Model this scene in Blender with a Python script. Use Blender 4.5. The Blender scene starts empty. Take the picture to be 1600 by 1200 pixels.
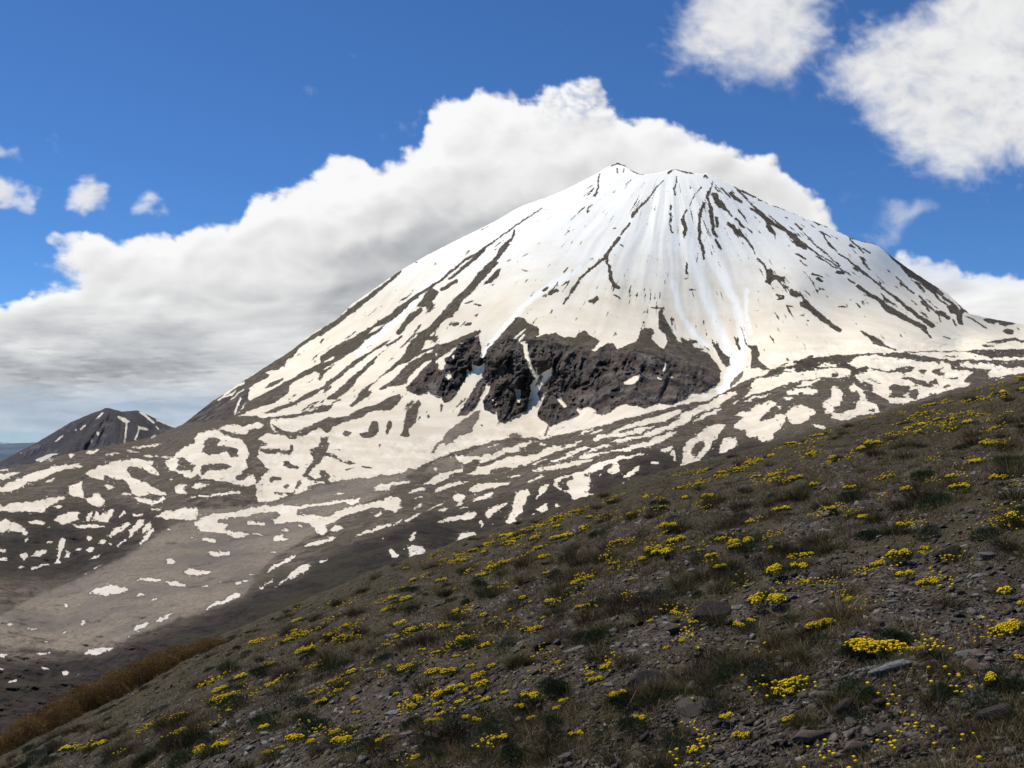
import bpy, math, random
import numpy as np
from mathutils import Vector

random.seed(7)
RNG = np.random.default_rng(11)
scene = bpy.context.scene
COL = scene.collection

# ------------------------------------------------------------------ camera model
F = 1555.0                       # focal length in photo pixels (1600 x 1200)
PITCH = math.atan(83.0 / F)      # horizon lies at row 683
CP, SP = math.cos(PITCH), math.sin(PITCH)
EYE = 1.6

def ray(px, py):
    """direction of a sight line, scaled so that y = 1: returns (x/y, z/y)"""
    a = (np.asarray(px, float) - 800.0) / F
    b = (600.0 - np.asarray(py, float)) / F
    y = CP - b * SP
    z = SP + b * CP
    return a / y, z / y

# ------------------------------------------------------------------ helpers
def link(o):
    COL.objects.link(o)
    return o

def mesh_np(name, V, faces, mat=None, smooth=False, attrs=None, cols=None):
    """faces: list of int arrays (n,k)"""
    me = bpy.data.meshes.new(name)
    V = np.ascontiguousarray(V, np.float32)
    if isinstance(faces, np.ndarray):
        faces = [faces]
    faces = [np.asarray(f, np.int32) for f in faces if len(f)]
    nl = sum(f.size for f in faces)
    nf = sum(len(f) for f in faces)
    me.vertices.add(len(V))
    me.vertices.foreach_set('co', V.ravel())
    me.loops.add(nl)
    me.loops.foreach_set('vertex_index', np.concatenate([f.ravel() for f in faces]))
    me.polygons.add(nf)
    tot = np.concatenate([np.full(len(f), f.shape[1], np.int32) for f in faces])
    st = np.concatenate([[0], np.cumsum(tot)[:-1]]).astype(np.int32)
    me.polygons.foreach_set('loop_start', st)
    me.polygons.foreach_set('loop_total', tot)
    if smooth:
        me.polygons.foreach_set('use_smooth', np.ones(nf, bool))
    for k, v in (attrs or {}).items():
        at = me.attributes.new(k, 'FLOAT', 'POINT')
        at.data.foreach_set('value', np.ascontiguousarray(v, np.float32).ravel())
    for k, v in (cols or {}).items():
        at = me.attributes.new(k, 'FLOAT_COLOR', 'POINT')
        at.data.foreach_set('color', np.ascontiguousarray(v, np.float32).ravel())
    me.update(calc_edges=True)
    if mat:
        me.materials.append(mat)
    return me

def obj(name, me, parent=None):
    o = bpy.data.objects.new(name, me)
    link(o)
    if parent:
        o.parent = parent
    return o

def tag(o, label=None, cat=None, group=None, kind=None):
    if label: o['label'] = label
    if cat: o['category'] = cat
    if group: o['group'] = group
    if kind: o['kind'] = kind
    return o

# gradient noise ---------------------------------------------------
_perm = RNG.permutation(4096)
_ang = RNG.random(4096) * 2 * np.pi
_gx, _gy = np.cos(_ang), np.sin(_ang)

def noise2(x, y, seed=0):
    x = np.asarray(x, float); y = np.asarray(y, float)
    xi = np.floor(x).astype(np.int64); yi = np.floor(y).astype(np.int64)
    xf = x - xi; yf = y - yi
    u = xf * xf * xf * (xf * (xf * 6 - 15) + 10)
    v = yf * yf * yf * (yf * (yf * 6 - 15) + 10)
    def g(ix, iy, dx, dy):
        h = _perm[(_perm[(ix + seed * 131) & 4095] + iy) & 4095]
        return _gx[h] * dx + _gy[h] * dy
    a = g(xi, yi, xf, yf); b = g(xi + 1, yi, xf - 1, yf)
    c = g(xi, yi + 1, xf, yf - 1); d = g(xi + 1, yi + 1, xf - 1, yf - 1)
    return ((a * (1 - u) + b * u) * (1 - v) + (c * (1 - u) + d * u) * v) * 1.5

def fbm(x, y, octv=4, seed=0, gain=0.5, ridged=False):
    s = 0; a = 1.0; t = 0
    for i in range(octv):
        n = noise2(x * 2 ** i, y * 2 ** i, seed + i * 7)
        if ridged: n = 1 - 2 * np.abs(n)
        s = s + a * n; t += a; a *= gain
    return s / t

def sstep(a, b, x):
    t = np.clip((x - a) / (b - a), 0, 1)
    return t * t * (3 - 2 * t)

def blur(A, sig):
    """gaussian-like blur: three box passes"""
    r = max(int(round(sig)), 1)
    for _ in range(3):
        for ax in (0, 1):
            P = np.concatenate([np.repeat(np.take(A, [0], ax), r + 1, ax), A, np.repeat(np.take(A, [-1], ax), r, ax)], ax)
            C = np.cumsum(P, ax)
            n = A.shape[ax]
            A = (np.take(C, range(2 * r + 1, 2 * r + 1 + n), ax) - np.take(C, range(0, n), ax)) / (2 * r + 1)
    return A

def bil(A, x, y):
    h, w = A.shape[:2]
    x = np.clip(x, 0, w - 1.001); y = np.clip(y, 0, h - 1.001)
    xi = x.astype(int); yi = y.astype(int); fx = x - xi; fy = y - yi
    return (A[yi, xi] * (1 - fx) + A[yi, xi + 1] * fx) * (1 - fy) + (A[yi + 1, xi] * (1 - fx) + A[yi + 1, xi + 1] * fx) * fy

def poly_mask(P, X, Y):
    m = np.zeros(X.shape, bool)
    for a, b in zip(P, np.roll(P, -1, 0)):
        if a[1] == b[1]: continue
        m ^= ((a[1] > Y) != (b[1] > Y)) & (X < (b[0] - a[0]) * (Y - a[1]) / (b[1] - a[1]) + a[0])
    return m

# node helpers -----------------------------------------------------
class NT:
    def __init__(s, name):
        s.m = bpy.data.materials.new(name)
        s.m.use_nodes = True
        s.t = s.m.node_tree
        s.n = s.t.nodes
        s.b = s.n['Principled BSDF']
        s.out = s.n['Material Output']
        s.b.inputs['Roughness'].default_value = 0.9
        s.b.inputs['Specular IOR Level'].default_value = 0.2
    def node(s, ty, **kw):
        n = s.n.new(ty)
        for k, v in kw.items(): setattr(n, k, v)
        return n
    def L(s, a, b): s.t.links.new(a, b)
    def set(s, sock, v):
        if isinstance(v, (int, float)): sock.default_value = v
        elif isinstance(v, (tuple, list)): sock.default_value = tuple(v) + ((1,) if len(v) == 3 and sock.type == 'RGBA' else ())
        else: s.L(v, sock)
    def pos(s):
        return s.node('ShaderNodeTexCoord').outputs['Object']
    def noise(s, scale, detail=4, rough=0.55, vec=None, dist=0.0, out='Fac'):
        n = s.node('ShaderNodeTexNoise')
        n.inputs['Scale'].default_value = scale; n.inputs['Detail'].default_value = detail
        n.inputs['Roughness'].default_value = rough; n.inputs['Distortion'].default_value = dist
        s.L(vec if vec is not None else s.pos(), n.inputs['Vector'])
        return n.outputs[out]
    def voro(s, scale, vec=None, out='Color', feature='F1'):
        n = s.node('ShaderNodeTexVoronoi', feature=feature)
        n.inputs['Scale'].default_value = scale
        s.L(vec if vec is not None else s.pos(), n.inputs['Vector'])
        return n.outputs[out]
    def math(s, op, a, b=0.0, c=0.0, clamp=False):
        n = s.node('ShaderNodeMath', operation=op, use_clamp=clamp)
        s.set(n.inputs[0], a); s.set(n.inputs[1], b); s.set(n.inputs[2], c)
        return n.outputs[0]
    def mapr(s, v, a, b, c=0.0, d=1.0, smooth=True):
        n = s.node('ShaderNodeMapRange', interpolation_type='SMOOTHSTEP' if smooth else 'LINEAR')
        s.set(n.inputs['Value'], v)
        n.inputs['From Min'].default_value = a; n.inputs['From Max'].default_value = b
        n.inputs['To Min'].default_value = c; n.inputs['To Max'].default_value = d
        return n.outputs['Result']
    def mix(s, f, a, b, mode='MIX'):
        n = s.node('ShaderNodeMix', data_type='RGBA', blend_type=mode)
        s.set(n.inputs['Factor'], f); s.set(n.inputs['A'] if False else n.inputs[6], a); s.set(n.inputs[7], b)
        return n.outputs[2]
    def attr(s, name, out='Fac'):
        n = s.node('ShaderNodeAttribute', attribute_name=name)
        return n.outputs[out]
    def rgb(s, c):
        n = s.node('ShaderNodeSeparateColor'); s.L(c, n.inputs[0])
        return n.outputs
    def scalevec(s, v, k):
        n = s.node('ShaderNodeVectorMath', operation='MULTIPLY'); s.L(v, n.inputs[0]); n.inputs[1].default_value = k
        return n.outputs[0]
    def bump(s, h, strength=0.5, dist=0.1):
        n = s.node('ShaderNodeBump')
        n.inputs['Strength'].default_value = strength; n.inputs['Distance'].default_value = dist
        s.L(h, n.inputs['Height']); s.L(n.outputs[0], s.b.inputs['Normal'])
    def col(s, c): s.set(s.b.inputs['Base Color'], c)

TRACE = """
@0,0,1
S 300,662 345,652 400,650 424,657 400,688 404,700 405,715 418,735 400,757 402,785 420,784 465,771 515,752 590,745 640,738 690,712 755,695 800,682 850,686 870,681 930,667 1007,647 1040,640 1075,630 1107,624 1137,609 1162,595 1182,589 1205,579 1225,569 1250,562 1300,555 1340,553 1400,551 1450,549 1600,545 1700,545 1700,200 0,200 280,640
G 0,965 25,947 50,935 82,920 120,907 150,892 180,877 212,855 237,842 250,832 275,817 300,812 300,795 340,795 400,788 440,782 500,760 540,750 600,743 640,742 620,760 560,790 520,820 480,840 430,870 400,900 380,930 325,960 287,965 262,975 212,992 185,1007 135,1020 100,1017 62,1012 25,1012 0,1007
D 0,1035 130,1025 185,1012 290,968 380,935 430,905 520,860 600,830 660,805 740,790 800,770 860,750 900,740 950,715 1000,700 1060,700 1100,680 1200,690 1300,670 1300,900 0,1300
D 0,800 80,790 160,785 240,800 262,818 210,855 180,877 100,905 0,900
@500,300,4
R 0,865 180,750 340,620 470,515 480,520 420,570 330,650 250,710 180,760 90,840 0,910
lR 6 440,540 515,490
lR 5 595,440 610,435
lR 5 1390,100 1330,140 1215,215
lR 10 1215,215 1140,265 1070,320
lR 14 1070,320 980,380 900,430 840,480 760,540
lR 18 760,540 700,590 620,640
R 620,625 560,670 450,750 350,820 220,900 100,960 0,1030 0,1120 60,1080 100,1060 150,1020 270,930 290,910 380,840 400,820 460,790 520,720 620,650
lR 22 1020,365 960,420 900,470 860,500
lR 16 870,500 800,545
lR 24 850,555 800,590 760,610
R 740,625 700,600 660,640 630,680 600,715 640,715 700,670 735,645
R 705,690 670,700 650,735 690,725
lR 30 620,740 560,790 510,850 485,880
lR 14 1215,235 1195,300 1170,320
R 1190,290 1130,340 1100,390 1080,430 1040,460 990,510 950,560 900,610 860,650 800,710 740,780 690,840 620,890 570,930 540,990 500,1040 560,1040 620,980 640,950 700,870 760,820 830,770 860,730 900,670 960,620 1000,570 1040,520 1090,470 1130,440 1110,430 1160,370 1190,320
R 1140,470 1100,490 1060,530 1010,590 1060,570 1100,540 1120,510
lR 8 900,700 960,680
lR 8 960,700 1005,708
R 815,845 860,815 875,820 860,835
R 895,825 940,812 945,828 905,835
lR 8 780,795 830,780
lR 8 960,772 972,768
lR 10 670,915 715,905
lR 16 740,960 690,980 640,1000 600,1020
lR 16 1430,595 1400,620
lR 8 1440,625 1480,610
lR 10 1450,640 1490,615
lR 5 1520,580 1550,560
lR 22 1590,590 1570,620
lR 10 1550,660 1520,700
lR 6 1455,735 1445,755
lR 5 1265,490 1300,497
@860,240,4
lR 10 385,75 420,60 440,65
lR 8 440,65 480,80 520,110 590,130
lR 9 415,90 418,120
lR 8 460,95 455,120
lR 8 500,160 475,195
lR 10 312,120 298,160 293,210
lR 5 293,210 280,270
lR 6 265,315 240,335 222,370
lR 5 265,215 255,235
lR 10 735,125 775,103 800,105 860,120 905,125
lR 12 960,150 975,135 985,150
lR 9 785,145 785,175 775,210
lR 9 770,210 772,260
lR 15 755,325 755,350
lR 10 755,375 748,430 750,470 765,497
lR 7 940,210 905,260 880,300 870,330
lR 12 850,355 840,390 830,440
lR 24 838,420 840,470 835,505
lR 8 830,520 828,525
lR 8 877,205 870,215
lR 16 955,315 940,350 935,400 928,450
lR 20 930,450 928,520 940,560
lR 14 945,560 955,600 965,660
lR 10 1008,175 1000,240
lR 18 995,240 985,280 1000,340
lR 24 1000,340 1000,390 1010,430
lR 20 1015,440 1025,490 1045,520
lR 16 1035,540 1050,570 1065,592
lR 20 1035,400 1045,450
R 1010,240 1040,250 1060,290 1095,330 1110,345 1105,320 1120,370 1140,385 1130,395 1100,360 1060,340 1030,310
lR 10 1030,205 1050,240
lR 14 1065,215 1090,240 1125,275
lR 22 1130,245 1160,280 1195,305
lR 14 1155,400 1180,425
lR 18 1180,435 1210,460
lR 12 1170,345 1195,375 1215,405
lR 6 1240,480 1260,495
lR 20 1110,435 1150,465 1190,510
lR 16 1190,510 1240,550 1270,595
lR 8 1270,600 1280,630
lR 12 1295,655 1330,690 1345,715
R 1340,715 1390,735 1385,760 1420,765 1470,770 1455,790 1420,785 1390,790 1370,820 1335,805 1350,770
R 1490,850 1540,855 1570,890 1530,900 1500,880
lR 8 1460,835 1490,830
lR 8 1410,885 1450,885
lR 6 1410,910 1455,900
lR 8 1150,205 1200,240 1260,265
lR 14 1200,235 1260,265 1290,275
lR 12 1305,285 1325,292
lR 10 1345,295 1360,312
lR 8 1395,325 1450,345 1550,378
lR 8 1170,230 1260,320 1350,400 1420,450 1500,500 1600,580
lR 16 1255,345 1290,370 1330,400
lR 24 1340,410 1370,450 1395,495
lR 16 1380,430 1450,475 1480,485
lR 14 1490,510 1540,550 1600,590
lR 8 1480,395 1490,405
lR 6 1530,440 1565,470
lR 4 700,170 660,220 610,280
lR 12 605,290 560,330 540,360
lR 20 540,360 510,390
lR 13 500,430 470,470 440,510
lR 24 430,530 405,560
lR 20 400,570 360,620 340,650
lR 17 340,650 290,690 240,730 190,780
lR 18 180,800 140,850
lR 10 125,870 80,935
lR 14 350,640 350,680 370,720
lR 24 375,740 380,780 400,820 425,840
lR 10 400,632 412,632
lR 12 440,570 460,580
lR 14 390,880 410,890 430,905
R 235,915 300,895 305,920 265,935 240,930
lR 8 530,885 545,890
lR 8 395,472 410,468
lR 6 100,800 70,825
lR 12 45,850 5,880
lR 10 870,850 905,852
lR 12 848,680 850,750
lR 6 850,788 860,785
lR 8 1300,915 1301,916
lR 8 1300,980 1301,981
lR 6 605,440 610,441
@1200,280,4
R 720,440 780,480 850,540 950,600 1050,670 1130,730 1200,790 1255,840 1230,830 1215,850 1225,920 1190,905 1180,850 1140,830 1120,790 1060,740 1010,700 960,650 900,610 860,580 800,520
S 1040,700 1090,730 1150,790 1130,790 1080,745
lS 6 1060,690 1130,740 1200,810
lR 8 40,165 110,190 180,215
lR 10 290,265 350,290 420,315 500,355 580,385 660,400 690,420
lR 12 290,265 320,285
lR 9 0,225 60,270 120,320 200,385 290,450 380,510 470,570 520,600
lR 20 0,255 60,295 110,320
lR 28 0,290 20,320
lR 5 35,330 38,370
lR 24 120,335 160,370 190,410
lR 14 200,410 240,435
lR 8 300,480 350,510 390,540 430,560
lR 18 430,580 470,590
lR 12 500,625 540,650
lR 22 560,670 620,710 680,745 720,780
lR 36 720,790 790,830 860,870
lR 30 860,875 920,900 980,930
lR 28 970,930 995,955
lR 14 1005,970 1020,990
lR 10 1035,1012 1036,1013
lR 8 330,330 370,390 430,450
lR 12 440,460 500,500 560,550
lR 18 560,550 620,600
lR 12 620,600 700,660 780,730
lR 20 780,730 860,790 920,830
lR 28 920,835 970,880 1030,915
lR 10 510,370 550,410 600,465
lR 6 590,430 640,465
lR 11 590,490 598,530
lR 6 250,370 300,410 350,450 400,500 450,540
lR 11 830,650 870,690 910,715
lR 12 940,725 1000,790 1040,820
lR 20 1050,830 1100,850 1130,870
lR 10 960,770 1010,820
lR 10 1060,850 1080,890
lR 8 745,570 765,585
lR 7 800,610 840,640
lR 12 1020,670 1060,740 1110,780
lR 28 1130,800 1150,830
lR 22 1180,820 1205,880
lR 9 1160,880 1175,920
lR 11 1250,860 1300,890 1370,930
lR 7 170,465 240,500
lR 6 200,510 240,545
lR 10 270,590 350,610
lR 12 300,620 345,640
lR 7 320,685 350,692
lR 7 110,235 130,245
lR 6 170,280 210,310
R 0,560 30,570 30,600 70,610 115,605 90,640 40,620 10,665 0,660
R 130,700 150,685 190,710 205,735 170,740 140,725
lR 7 50,725 100,730
lR 7 55,750 90,745
lR 6 120,790 160,800
R 200,780 240,750 270,790 330,840 400,900 440,920 470,940 460,960 410,940 350,900 290,850 240,810 210,800
R 200,850 235,840 235,855
lR 8 250,885 260,886
R 565,940 620,960 690,1000 745,1040 740,1050 660,1030 630,990 590,965
lR 6 750,1045 800,1068
R 805,960 830,970 855,995 830,985
lR 6 440,795 490,800
lR 5 555,785 575,805
lR 6 1100,980 1140,998
R 1340,875 1380,870 1480,880 1560,900 1500,915 1440,910 1380,900
S 1400,905 1460,892 1480,895 1440,908
R 1465,945 1510,935 1545,945 1530,975 1500,975
lR 12 1380,1020 1450,1010 1560,1000
lR 12 1540,995 1600,1020
R 1340,1035 1440,1045 1350,1050
@280,420,4
R 1080,240 1200,150 1300,80 1400,10 1390,25 1310,90 1200,190 1080,280 980,360 860,430 760,490 720,550 680,570 620,630 560,640 520,660 440,700 380,740 300,790 240,830 160,870 60,950 20,970 200,830 420,690 560,600 700,510 850,400 980,320
C 30,970 140,880 250,820 330,790 400,720 430,750 480,760 440,800 430,830 400,860 380,890 360,900 330,930 240,945
R 330,790 400,710 470,690 540,650 570,660 540,690 470,720 430,750
lS 11 250,820 330,750 410,710
lS 7 320,820 400,750
lS 14 345,900 365,860 380,810
S 430,770 470,730 560,690 700,600 650,690 600,700 560,730 520,750 530,770 500,790 450,830 430,820
R 525,745 590,700 640,685 650,700 620,715 560,740
R 1600,85 1520,150 1430,220 1330,300 1180,410 1040,490 920,570 820,620 740,660 640,720 520,780 430,830 400,880 330,930 400,910 460,880 520,860 600,840 650,800 690,760 690,730 740,690 850,640 890,660 950,620 880,640 960,590 1060,530 1130,490 1170,440 1260,390 1290,350 1400,270 1440,220 1520,160 1600,100
S 890,585 950,550 970,545 950,570 900,590
S 1180,410 1230,360 1290,345 1240,385
R 1600,130 1550,165 1510,225 1480,240 1530,240 1600,190
lR 16 1580,215 1540,245
lR 24 1500,270 1440,320 1390,370 1360,400
R 1330,435 1260,470 1190,520 1100,570 1030,630 960,690 880,750 830,760 760,800 700,840 610,870 520,910 600,900 700,860 760,830 860,785 930,730 1000,690 1080,620 1160,560 1210,520 1280,480 1320,445
lR 13 1390,420 1360,445 1300,480
R 1360,455 1290,500 1230,550 1170,600 1100,660 1040,710 980,760 930,800 920,820 980,815 1040,770 1100,700 1160,640 1210,590 1240,550 1300,500
R 1600,320 1560,370 1500,400 1450,470 1400,540 1360,580 1300,640 1230,700 1170,740 1120,780 1115,800 1060,860 1090,865 1150,820 1190,790 1200,770 1180,760 1240,700 1320,640 1370,600 1440,580 1480,540 1540,470 1560,430 1600,380
lR 8 1560,440 1590,430
R 1600,520 1540,530 1460,570 1400,620 1340,690 1260,740 1240,760 1290,755 1300,740 1380,730 1420,715 1430,680 1480,630 1540,580 1600,560
lR 13 1510,520 1590,490
C 1600,560 1560,590 1530,640 1450,710 1420,740 1430,760 1500,790 1540,770 1560,770 1600,790
lR 10 880,825 820,855 770,890
lR 6 960,835 1010,815
R 300,935 400,930 500,935 560,925 680,915 760,900 860,880 920,850 960,860 920,890 800,910 720,930 600,935 500,950
R 580,970 640,1000 700,1020 760,1010 860,960 930,930 1060,920 1090,895 1160,870 1250,840 1300,810 1380,780 1395,800 1370,850 1320,880 1220,890 1130,930 1060,950 980,980 950,1000 930,1025 900,1020 880,990 800,1030 700,1060 640,1040 600,1000
R 280,940 400,930 570,940 580,1000 640,1040 560,1030 500,1060 470,1080 550,1100 480,1120 490,1160 500,1200 420,1200 430,1130 400,1090 390,1060 300,1020 230,1020 250,1000 400,1030 520,990 520,960 400,970 270,990
R 1030,1020 1060,1008 1080,1030 1060,1050 1035,1045
R 1180,990 1210,950 1250,955 1245,1020 1210,1050 1150,1060 1130,1030 1180,1020
R 1300,970 1325,945 1330,990 1300,1035 1290,1030
R 1500,815 1480,820 1450,870 1420,900 1400,990 1380,1050 1440,1045 1430,1000 1475,970 1490,880 1505,850
R 1550,940 1560,905 1570,930
R 1245,1100 1265,1095 1250,1130
lR 8 980,1132 1010,1135
R 930,1035 880,1070 860,1110 820,1135 840,1200 870,1200 930,1130 925,1110 940,1110
@600,440,4
C 150,650 200,600 270,560 330,510 400,470 440,430 470,390 530,370 590,340 600,390 610,430 600,470 630,500 600,535 560,540 540,560 510,610 480,660 440,720 410,750 380,760 360,720 300,700 280,680 220,710 170,690 130,660
R 180,620 260,560 340,480 430,420 480,380 560,350 620,310 570,305 500,340 400,380 330,400 300,440 340,450 270,520 200,590
S 340,500 375,480 385,510 370,550 340,555
S 385,570 415,550 420,600 400,620
S 425,465 440,455 450,500
C 620,600 560,670 540,700 500,780 450,850 520,830 570,780 600,720 620,690 640,640 660,650 650,700 620,740 620,800 690,830 700,800 720,870 750,890 800,850 880,810 900,750 915,690 910,660 935,600 900,520 870,400 840,380 900,370 930,360 970,330 970,290 900,260 870,230 830,220 760,300 700,370 650,420 620,480 630,540 610,600
C 870,390 900,390 910,470 950,590 990,570 1050,530 1040,580 1000,640 960,700 975,720 970,760 1010,700 1020,660 1010,720 970,780 960,840 1000,880 1040,905 1100,880 1160,860 1230,830 1200,780 1240,790 1300,775 1330,800 1310,825 1360,835 1410,820 1430,790 1500,770 1560,755 1600,790 1600,380 1450,430 1440,385 1400,390 1400,430 1320,440 1240,400 1330,400 1350,370 1290,345 1270,310 1250,300 1210,345 1130,350 1080,320 1000,330 930,360 900,370
R 930,362 1000,330 1080,320 1130,350 1210,345 1250,300 1270,310 1290,345 1350,370 1330,400 1240,400 1320,440 1400,430 1400,390 1440,385 1450,430 1600,380 1600,440 1450,480 1300,480 1200,440 1130,400 1000,370
R 830,222 870,230 900,260 970,290 960,330 930,360 870,360 800,350 700,420 650,450 700,370 760,300
S 1500,630 1530,610 1600,600 1590,630 1530,650
S 1375,640 1395,600 1405,640 1390,660
S 1425,630 1450,670 1440,680
S 1330,700 1390,690 1380,715 1340,720
S 1110,720 1120,750 1150,790 1130,790 1100,760 1090,730
S 810,670 850,680 850,760 835,760 820,710
S 665,735 690,735 680,750
lS 10 705,750 700,775
S 870,390 900,390 915,500 945,600 930,600 900,520
S 935,610 980,580 1050,530 1020,600 990,650 955,690 935,660
S 980,760 1000,710 1020,690 1000,740
S 905,770 920,680 960,700 950,760
lS 8 950,540 955,600
lS 8 1080,555 1100,545
lS 13 810,360 880,300
lS 10 840,370 880,330
S 590,340 630,330 650,340 700,340 650,400 620,470 600,470 610,420
S 550,520 620,540 600,600 560,660 540,700 500,780 440,860 380,960 330,960 340,880 380,780 440,720 480,660 510,600 515,540 530,570 545,590
G 600,800 570,810 520,850 460,890 410,930 360,990 310,1040 285,1070 310,1070 360,1010 380,1010 380,1030 440,990 470,960 550,945 560,900 590,860
R 350,760 365,770 355,820 345,810
R 270,830 290,850 280,860
R 600,900 625,890 615,915
R 1100,930 1120,905 1135,910
lG 18 1025,910 1010,960
R 25,870 45,865 45,920 15,955 10,930
R 415,285 470,250 475,265
R 500,265 550,250 545,268 510,275
@900,440,4
C 0,430 120,440 200,390 240,385 250,430 320,400 380,380 400,310 430,285 470,290 490,320 470,350 500,380 540,430 570,370 560,330 510,290 520,190 550,160 545,200 580,270 640,370 700,410 830,450 870,490 900,560 905,620 860,660 780,700 710,700 660,750 600,780 540,770 520,760 430,795 380,770 300,770 220,790 210,820 150,830 120,800 80,780 0,790
R 0,330 50,300 70,320 110,350 155,370 120,420 60,430 40,400 0,390
R 200,440 200,390 240,385 260,440 340,400 390,370 410,300 440,285 480,300 470,345 520,410 560,420 570,370 560,320 510,295 530,240 520,190 550,160 545,200 580,270 640,370 740,410 840,460 890,520 905,600 880,600 800,540 700,520 600,500 500,440 400,430 300,450
S 480,330 530,305 560,340 565,390 540,425 510,400 470,355
lR 9 470,160 550,165
R 415,205 440,180 450,190
R 415,240 430,250 420,270
R 650,345 700,370 740,365 760,385 720,385 740,410 830,430 800,430 720,415 660,375
R 845,345 870,390 910,430 950,470 960,520 940,540 910,500 870,420 850,380
R 1060,380 1090,400 1130,400 1150,450 1140,480 1160,510 1220,555 1180,550 1140,540 1090,550 1100,480 1095,430
lR 15 1010,360 1025,425
lR 9 1175,425 1178,435
lR 9 800,405 830,430
R 1310,470 1340,490 1310,495
R 1450,465 1485,465 1480,485 1450,485
G 1040,555 1050,560 1030,610 980,650 955,665 990,600
S 300,625 410,580 400,610 350,645 305,645
S 535,560 560,505 570,520 550,560
S 505,595 545,605 540,615 515,615
S 590,590 615,595 605,605
S 520,675 545,665 530,680
S 220,935 300,900 400,870 520,835 640,800 660,810 600,850 520,880 440,890 380,910 300,925 240,945
S 100,985 140,960 220,950 300,940 400,920 510,895 480,910 420,940 340,955 280,975 200,970 120,1000
S 190,1003 280,985 400,960 520,910 600,880 650,830 720,800 800,770 900,710 1000,680 1005,690 960,730 890,780 800,810 730,840 700,880 640,905 560,930 500,960 400,980 300,1005
R 530,905 560,880 640,850 700,800 660,840 620,880 570,900
S 0,1110 60,1080 200,1060 280,1045 340,1025 440,1000 560,950 640,925 620,945 560,990 500,1020 400,1040 280,1060 180,1075 80,1100
S 60,960 120,930 190,920 120,950
S 0,970 60,930 130,915 60,945
lS 7 0,1010 40,1000
S 0,1060 60,1030 100,1020 40,1055 0,1075
S 40,1080 120,1035 200,1010 210,1025 130,1055
S 0,1135 60,1115 110,1108 60,1130 0,1150
S 970,765 1030,740 1080,690 1110,610 1200,600 1360,560 1500,545 1600,560 1600,595 1500,600 1400,620 1300,650 1150,690 1060,720 1000,765
lS 10 1060,750 1130,720 1205,705
S 720,890 780,840 860,800 920,785 860,830 780,860 740,885
R 725,865 760,835 850,795 800,830
S 60,1190 100,1150 220,1110 300,1090 400,1075 465,1075 400,1090 330,1100 270,1120 240,1150 180,1150 100,1200
S 470,1130 500,1115 525,1118 510,1140 480,1145
S 520,1055 600,1020 615,1030 580,1070 540,1070
S 590,1080 610,1050 635,1120 615,1110
S 650,1185 670,1120 660,1050 690,1000 750,960 820,910 890,885 930,895 900,950 850,1020 810,1080 750,1140 700,1170 665,1195
R 720,1080 725,1040 760,1000 800,990 800,1030 770,1080 745,1100
S 885,1070 910,1010 940,975 1000,980 1015,1000 980,1040 930,1070
S 830,1120 860,1090 850,1130
S 990,830 1060,810 1140,770 1210,745 1255,755 1250,780 1290,775 1270,800 1240,830 1260,830 1300,840 1350,785 1400,775 1480,790 1495,820 1440,870 1380,890 1330,870 1310,840 1290,900 1240,950 1220,990 1170,1003 1130,970 1080,975 1060,930 990,910 1030,860 1050,850
R 1150,860 1200,810 1240,780 1270,790 1250,830 1210,860 1170,870
S 1460,885 1530,895 1570,910 1530,925
S 1310,690 1360,675 1440,665 1510,680 1490,700 1440,700 1400,695 1340,705
S 1285,730 1300,718 1360,722 1330,738
S 1360,660 1440,620 1540,610 1480,640
S 1530,770 1560,765 1590,720 1600,660 1600,830 1560,830 1580,800
@1200,460,4
D 0,500 80,470 180,430 300,410 440,410 540,415 500,430 450,445 420,470 380,455 300,460 240,480 100,480 0,515
S 90,485 110,465 170,465 150,480
S 300,455 330,430 380,430 440,435 400,450
S 60,460 150,425 180,430 120,450
S 0,520 100,500 250,480 400,460 500,455 520,480 510,510 450,520 380,510 250,530 130,560 0,600
D 385,495 440,490 450,505 400,510
S 500,430 560,390 650,380 760,385 850,400 950,415 1100,425 1140,440 1150,470 1280,485 1240,520 1230,550 1270,565 1220,580 1120,600 1060,620 980,640 920,670 890,665 850,680 760,685 750,660 700,640 640,610 600,560 550,530 550,500 600,480 560,470 540,450
D 450,435 540,450 600,460 630,490 560,500 520,520 510,480 460,450
lR 14 590,455 680,470 740,485 800,480
R 760,470 850,460 870,450 915,455 910,480 860,500 830,490
R 805,515 900,520 940,530 1000,555 1050,525 1060,555 1040,575 980,575 930,555 850,525
R 1020,490 1050,465 1100,455 1080,480 1120,495 1090,510 1030,500
R 1110,520 1160,515 1200,520 1150,535
R 1090,580 1130,565 1150,570 1110,590
R 900,570 940,563 945,577
R 950,475 990,470 990,500 955,495
R 760,570 800,560 850,570 900,580 900,600 940,590 945,620 920,660 880,640 850,645 800,650 750,640 780,600
S 850,620 890,610 870,640
R 600,640 640,625 680,640 740,650 760,690 720,720 700,700 650,670
R 590,540 640,560 660,590 640,600 600,580
R 990,625 1020,610 1030,625
lR 7 630,530 700,560
S 500,590 530,550 580,590 600,620 620,670 680,690 705,740 640,750 560,760 500,780 450,790 390,770 400,740 470,740 540,720 560,690 530,650 550,620
R 540,600 570,640 560,680 530,650
R 625,720 660,715 665,740 630,735
S 385,580 420,575 460,610 470,640 450,680 400,720 380,750 350,750 370,700 330,685 380,650 400,620
S 115,605 180,590 250,585 310,600 280,630 220,615 150,620
S 85,645 110,640 160,645 120,655
S 160,580 220,545 320,530 280,550
S 1190,430 1300,430 1400,440 1500,455 1600,455 1600,490 1500,500 1450,520 1400,520 1370,500 1410,475 1340,465 1280,460 1230,450
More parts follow.
